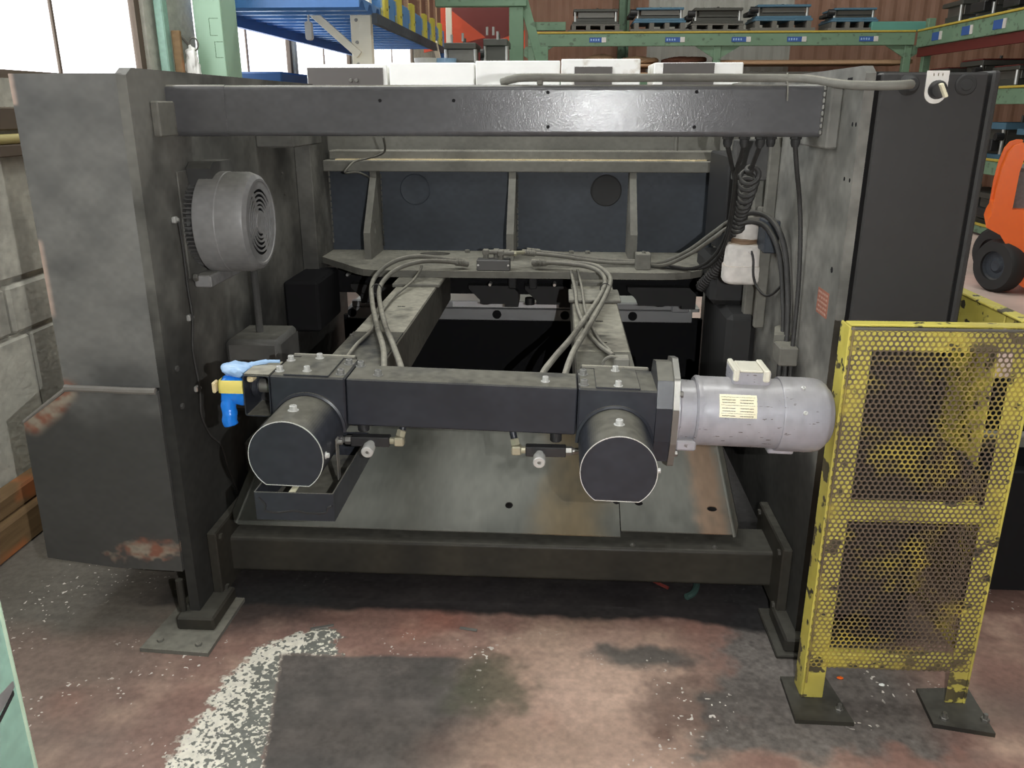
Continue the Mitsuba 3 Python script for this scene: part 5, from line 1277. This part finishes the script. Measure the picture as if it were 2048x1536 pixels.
def pallet(x0, x1, y, z, h, label):
    k = thing('pallet', label, 'pallet')
    part(k, 'runner', bx(x0 - 0.03, x1 + 0.03, y - 0.01, y + 0.45, z, z + h * 0.28, 0.003), 'm_pallet', smooth=False)
    w = x1 - x0
    for q in np.linspace(0.06, 0.94, 4):
        part(k, 'block', bx(x0 + w * q - 0.022, x0 + w * q + 0.022, y, y + 0.44, z + h * 0.28, z + h * 0.80), 'm_pallet', smooth=False)
    part(k, 'deck_board', bx(x0, x1, y, y + 0.44, z + h * 0.80, z + h, 0.003), 'm_die_blue' if 'blue' in label else 'm_pallet', smooth=False)


order = ['first', 'second', 'third', 'fourth', 'fifth']
for i, (x0, x1, zt, ph_, blue, stl) in enumerate(((0.085, 0.545, 2.425, 0.075, False, 0), (0.705, 1.19, 2.435, 0.105, True, 2), (1.275, 1.765, 2.43, 0.075, False, 1), (1.885, 2.42, 2.455, 0.12, True, 2), (2.63, 3.05, 2.42, 0.105, True, 2))):
    pallet(x0 - 0.015, x1 + 0.015, 8.98, 2.206, ph_, f'{"blue topped" if blue else "grey"} pallet under the {order[i]} press die from the left on the back rack')
    die(x0, x1, 8.99, 2.206 + ph_, zt - 2.206 - ph_, f'{"bluish" if blue else "grey"} press die, {order[i]} from the left on the back rack', blue, None, stl)
single('teal_bar', bx(3.0, 3.55, 8.96, 9.05, 2.20, 2.29, 0.006), 'm_teal', 'bright teal steel bar at the right end of the back rack', 'bar', smooth=False)
# dies with pillars on the green shelf level in the middle
SMALL_DIES = []
SMALL_DIES.append(die(-0.86, -0.62, 6.35, 1.702, 0.24, 'small press die with bright pins left of the green post, left one'))
SMALL_DIES.append(die(-0.58, -0.40, 6.40, 1.702, 0.27, 'small press die with bright pins left of the green post, right one', style=1))
for i, (x, z) in enumerate(((-0.80, 1.965), (-0.72, 1.975), (-0.545, 2.015), (-0.50, 2.015), (-0.47, 1.985))):
    single('bright_pin', cyl((x, 6.37, z - 0.03), (x, 6.37, z + 0.025), 0.009, 12), 'm_steel', ['shiny pin on the left small die, leftmost', 'shiny pin on the left small die, next to the leftmost', 'shiny pin on the right small die, leftmost', 'shiny pin on the right small die, middle', 'shiny pin on the right small die, rightmost'][i], 'pin')
# boards and sacks on the lower level of the back rack
for i, (x0, x1, z0, z1, m_, lab) in enumerate(((0.66, 1.50, 1.885, 1.91, 'm_cardboard', 'brown board lying under the back rack, left of the green post'), (1.55, 3.45, 1.905, 1.945, 'm_cardboard', 'long brown board under the back rack right of the green post'), (0.70, 1.5, 1.80, 1.83, 'm_cardboard', 'lower brown board under the back rack left of the post'), (1.55, 3.40, 1.79, 1.835, 'm_steel_dark', 'grey pipe like bar below the long brown board on the back rack'))):
    single('board', bx(x0, x1, 8.98, 9.5, z0, z1, 0.006), m_, lab, 'board', smooth=False)
for i, (x0, x1, z0, z1, lab) in enumerate(((0.20, 0.56, 1.88, 2.005, 'crumpled pale brown paper heap behind the fourth white box'), (0.58, 0.98, 1.91, 1.985, 'folded tan paper sheet between the two dirty white boxes'), (1.0, 1.46, 1.91, 1.985, 'dark brown folded paper lying left of the green post of the back rack'))):
    m = trimesh.creation.icosphere(3, 1.0)
    vv = m.vertices * ((x1 - x0) / 2, 0.16, (z1 - z0) / 2)
    vv += (meshkit.fbm(m.vertices * 2.2 + i * 5, 3)[:, None] - 0.5) * 0.05
    vv[:, 2] = np.maximum(vv[:, 2], -(z1 - z0) / 2)
    single('paper_heap', trimesh.Trimesh(vv + ((x0 + x1) / 2, 9.15, (z0 + z1) / 2), m.faces, process=False), 'm_cardboard' if i != 2 else 'm_brown_box', lab, 'paper', smooth=False)
single('rack_filler_plank', bx(0.1, 1.49, 8.98, 9.6, 1.66, 1.80, 0.01), 'm_brown_box', 'stack of dark brown planks low under the back rack', 'planks', smooth=False)
# tools on the side rack
for i, (y, z, h, w) in enumerate(((8.2, 2.186, 0.22, 0.40), (7.6, 2.186, 0.26, 0.42), (7.05, 2.186, 0.20, 0.38), (6.6, 2.186, 0.24, 0.36))):
    die(3.50, 3.50 + w, y, z, h, f'dark press die on the top level of the side rack, {order[i]} from the back', i == 1, None, i % 3)
for i, (y, z, h, w) in enumerate(((8.2, 1.636, 0.20, 0.42), (7.55, 1.636, 0.24, 0.44), (6.95, 1.636, 0.17, 0.42), (6.4, 1.636, 0.21, 0.4))):
    k = die(3.46, 3.46 + w, y, z, h, f'dark red press die on the side rack\'s second level, {order[i]} from the back', False, None, i % 2)
    part(k, 'red_top', bx(3.47, 3.45 + w, y + 0.02, y + 0.40, z + h * 0.975, z + h * 1.02, 0.003), 'm_dark_red', smooth=False)
for i, (y, z, h, w) in enumerate(((7.55, 1.091, 0.24, 0.42), (7.0, 1.091, 0.30, 0.42), (6.4, 1.091, 0.26, 0.40), (7.5, 0.581, 0.24, 0.42), (6.9, 0.581, 0.26, 0.42))):
    die(3.46, 3.46 + w, y, z, h, f'grimy press die on the side rack\'s {"third" if z > 1 else "lowest"} level, {order[i % 3]} from the back', i == 1, None, i % 3)

# ------------------------------------------------------------------ orange forklift at the right edge
FK = thing('forklift', 'bright orange forklift truck partly seen at the right edge', 'forklift')
FM = trimesh.transformations.translation_matrix([3.556, 7.2, 0]) @ trimesh.transformations.rotation_matrix(math.radians(-24), [0, 0, 1])


def fkp(name, mesh, mat, parent=None, **kw):
    """A part given in the truck's own axes: x forward from its tail, y across, z up."""
    mesh = mesh.copy()
    mesh.apply_transform(FM)
    return part(parent or FK, name, mesh, mat, **kw)


cwp = [(0, 0.544), (0.009, 0.606), (0.027, 0.655), (0.03, 0.70), (0.34, 0.70), (0.40, 0.55), (0.86, 0.50), (0.86, 0.10), (0.36, 0.06), (0.28, 0.11), (0.224, 0.289), (0.168, 0.41), (0.111, 0.489)]
pil = [(0.027, 0.655), (0.027, 0.852), (0.041, 1.032), (0.067, 1.15), (0.10, 1.205), (0.15, 1.225), (0.20, 1.225), (0.168, 1.0), (0.165, 0.645)]
fkp('counterweight', prism(Polygon(cwp).buffer(-0.006).buffer(0.006), 'xz', 0, 0.95), 'm_orange', smooth=35)
for w0, w1 in ((0.0, 0.13), (0.82, 0.95)):
    fkp('rear_pillar', prism(Polygon(pil).buffer(-0.006).buffer(0.006), 'xz', w0, w1), 'm_orange', smooth=35)
fkp('body', prism(Polygon([(0.86, 0.12), (2.0, 0.12), (2.0, 0.5), (0.86, 0.5)]).buffer(0.02), 'xz', 0.05, 0.9), 'm_orange', smooth=35)
fkp('hood', bx(0.13, 0.95, 0.14, 0.81, 0.65, 1.02, 0.03), 'm_fan', smooth=False)
fkp('seat', cat(bx(0.6, 1.05, 0.25, 0.7, 1.0, 1.10, 0.03), bx(0.52, 0.64, 0.25, 0.7, 1.05, 1.5, 0.03)), 'm_black', smooth=False)
for wx, wr, yy0, steer in ((0.155, 0.222, 0.02, 46), (0.155, 0.222, 0.80, 46), (1.45, 0.28, -0.02, 0), (1.45, 0.28, 0.80, 0)):
    tyre = lathe([(wr * 0.55, 0.0), (wr * 0.9, 0.0), (wr, 0.03), (wr, 0.13), (wr * 0.9, 0.16), (wr * 0.55, 0.16), (wr * 0.55, 0.0)], (0, -0.08, 0), (0, 1, 0), 40)
    rim = lathe([(0, 0.04), (wr * 0.2, 0.03), (wr * 0.3, 0.05), (wr * 0.50, 0.045), (wr * 0.56, 0.02), (wr * 0.56, 0.15), (0, 0.15)], (0, -0.08, 0), (0, 1, 0), 32)
    WM = trimesh.transformations.translation_matrix([wx, yy0 + 0.08, wr]) @ trimesh.transformations.rotation_matrix(math.radians(-steer), [0, 0, 1])
    for m in (tyre, rim):
        m.apply_transform(WM)
    fkp('wheel_rim', rim, 'm_panel', fkp('tyre', tyre, 'm_rubber', smooth=40))
fkp('overhead_guard', cat(*[tube([(0.45, y, 1.0), (0.52, y, 1.9), (0.7, y, 2.02), (1.6, y, 2.02), (1.85, y, 0.5)], 0.03, 8) for y in (0.1, 0.85)]), 'm_black')
fkp('mast', cat(*[bx(2.02, 2.12, y, y + 0.08, 0.05, 2.1, 0.004) for y in (0.2, 0.67)]), 'm_black', smooth=False)
fkp('fork', cat(*[bx(2.12, 3.1, y, y + 0.1, 0.04, 0.075, 0.004) for y in (0.2, 0.65)]), 'm_black', smooth=False)


# the back and side racks are built to a small module; here they take their real size and place: grown by 1.5 from the floor corner where the two meet
def grow(names, old, new, k):
    M4 = T().translate(list(new)).scale(k).translate([-c for c in old])
    for key in list(scene):
        if any(key == n or key.startswith(n + '__') for n in names):
            scene[key] = {**scene[key], 'to_world': M4}


RACKED = ['pallet_rack', 'side_rack', 'teal_bar', 'rack_filler_plank'] + [k for k in labels if k.split('__')[0] == k and (k.startswith('pallet_') or k == 'pallet' or k.startswith('board') or k.startswith('paper_heap') or (k.startswith('press_die') and k not in SMALL_DIES))]
RACKED = sorted(set(RACKED) - {'pallet_rack_'})
grow(RACKED, (3.41, 8.88, 0.5), (5.115, 13.32, 0.0), 1.5)

GROUPS = {'storage_bin': 'blue bins on the rack deck', 'carton': 'brown cartons on the blue bins', 'press_die': 'press dies on the racks', 'pallet': 'pallets under the press dies', 'white_box': 'white boxes behind the top beam',
          'air_hose': 'dusty hoses over the shelf', 'signal_cable': 'cables on the right wall of the machine', 'sensor_cable': 'thin cables on the gauge arms', 'cable_gland': 'glands under the top beam', 'flow_valve': 'flow valves under the cross beam',
          'bright_pin': 'pins on the small dies', 'timber': 'timbers along the left wall', 'cable_tie': 'ties on the hose pairs', 'tub': 'plastic tubs behind the white boxes', 'board': 'boards under the back rack', 'paper_heap': 'paper on the back rack', 'scrap': 'crumbs by the guard', 'offcut': 'metal offcuts on the floor'}
for key, d in labels.items():
    base = key[:-4] if key[-4:-3] == '_' and key[-3:].isdigit() else key
    if '__' not in key and base in GROUPS and 'category' in d:
        d.setdefault('group', GROUPS[base])
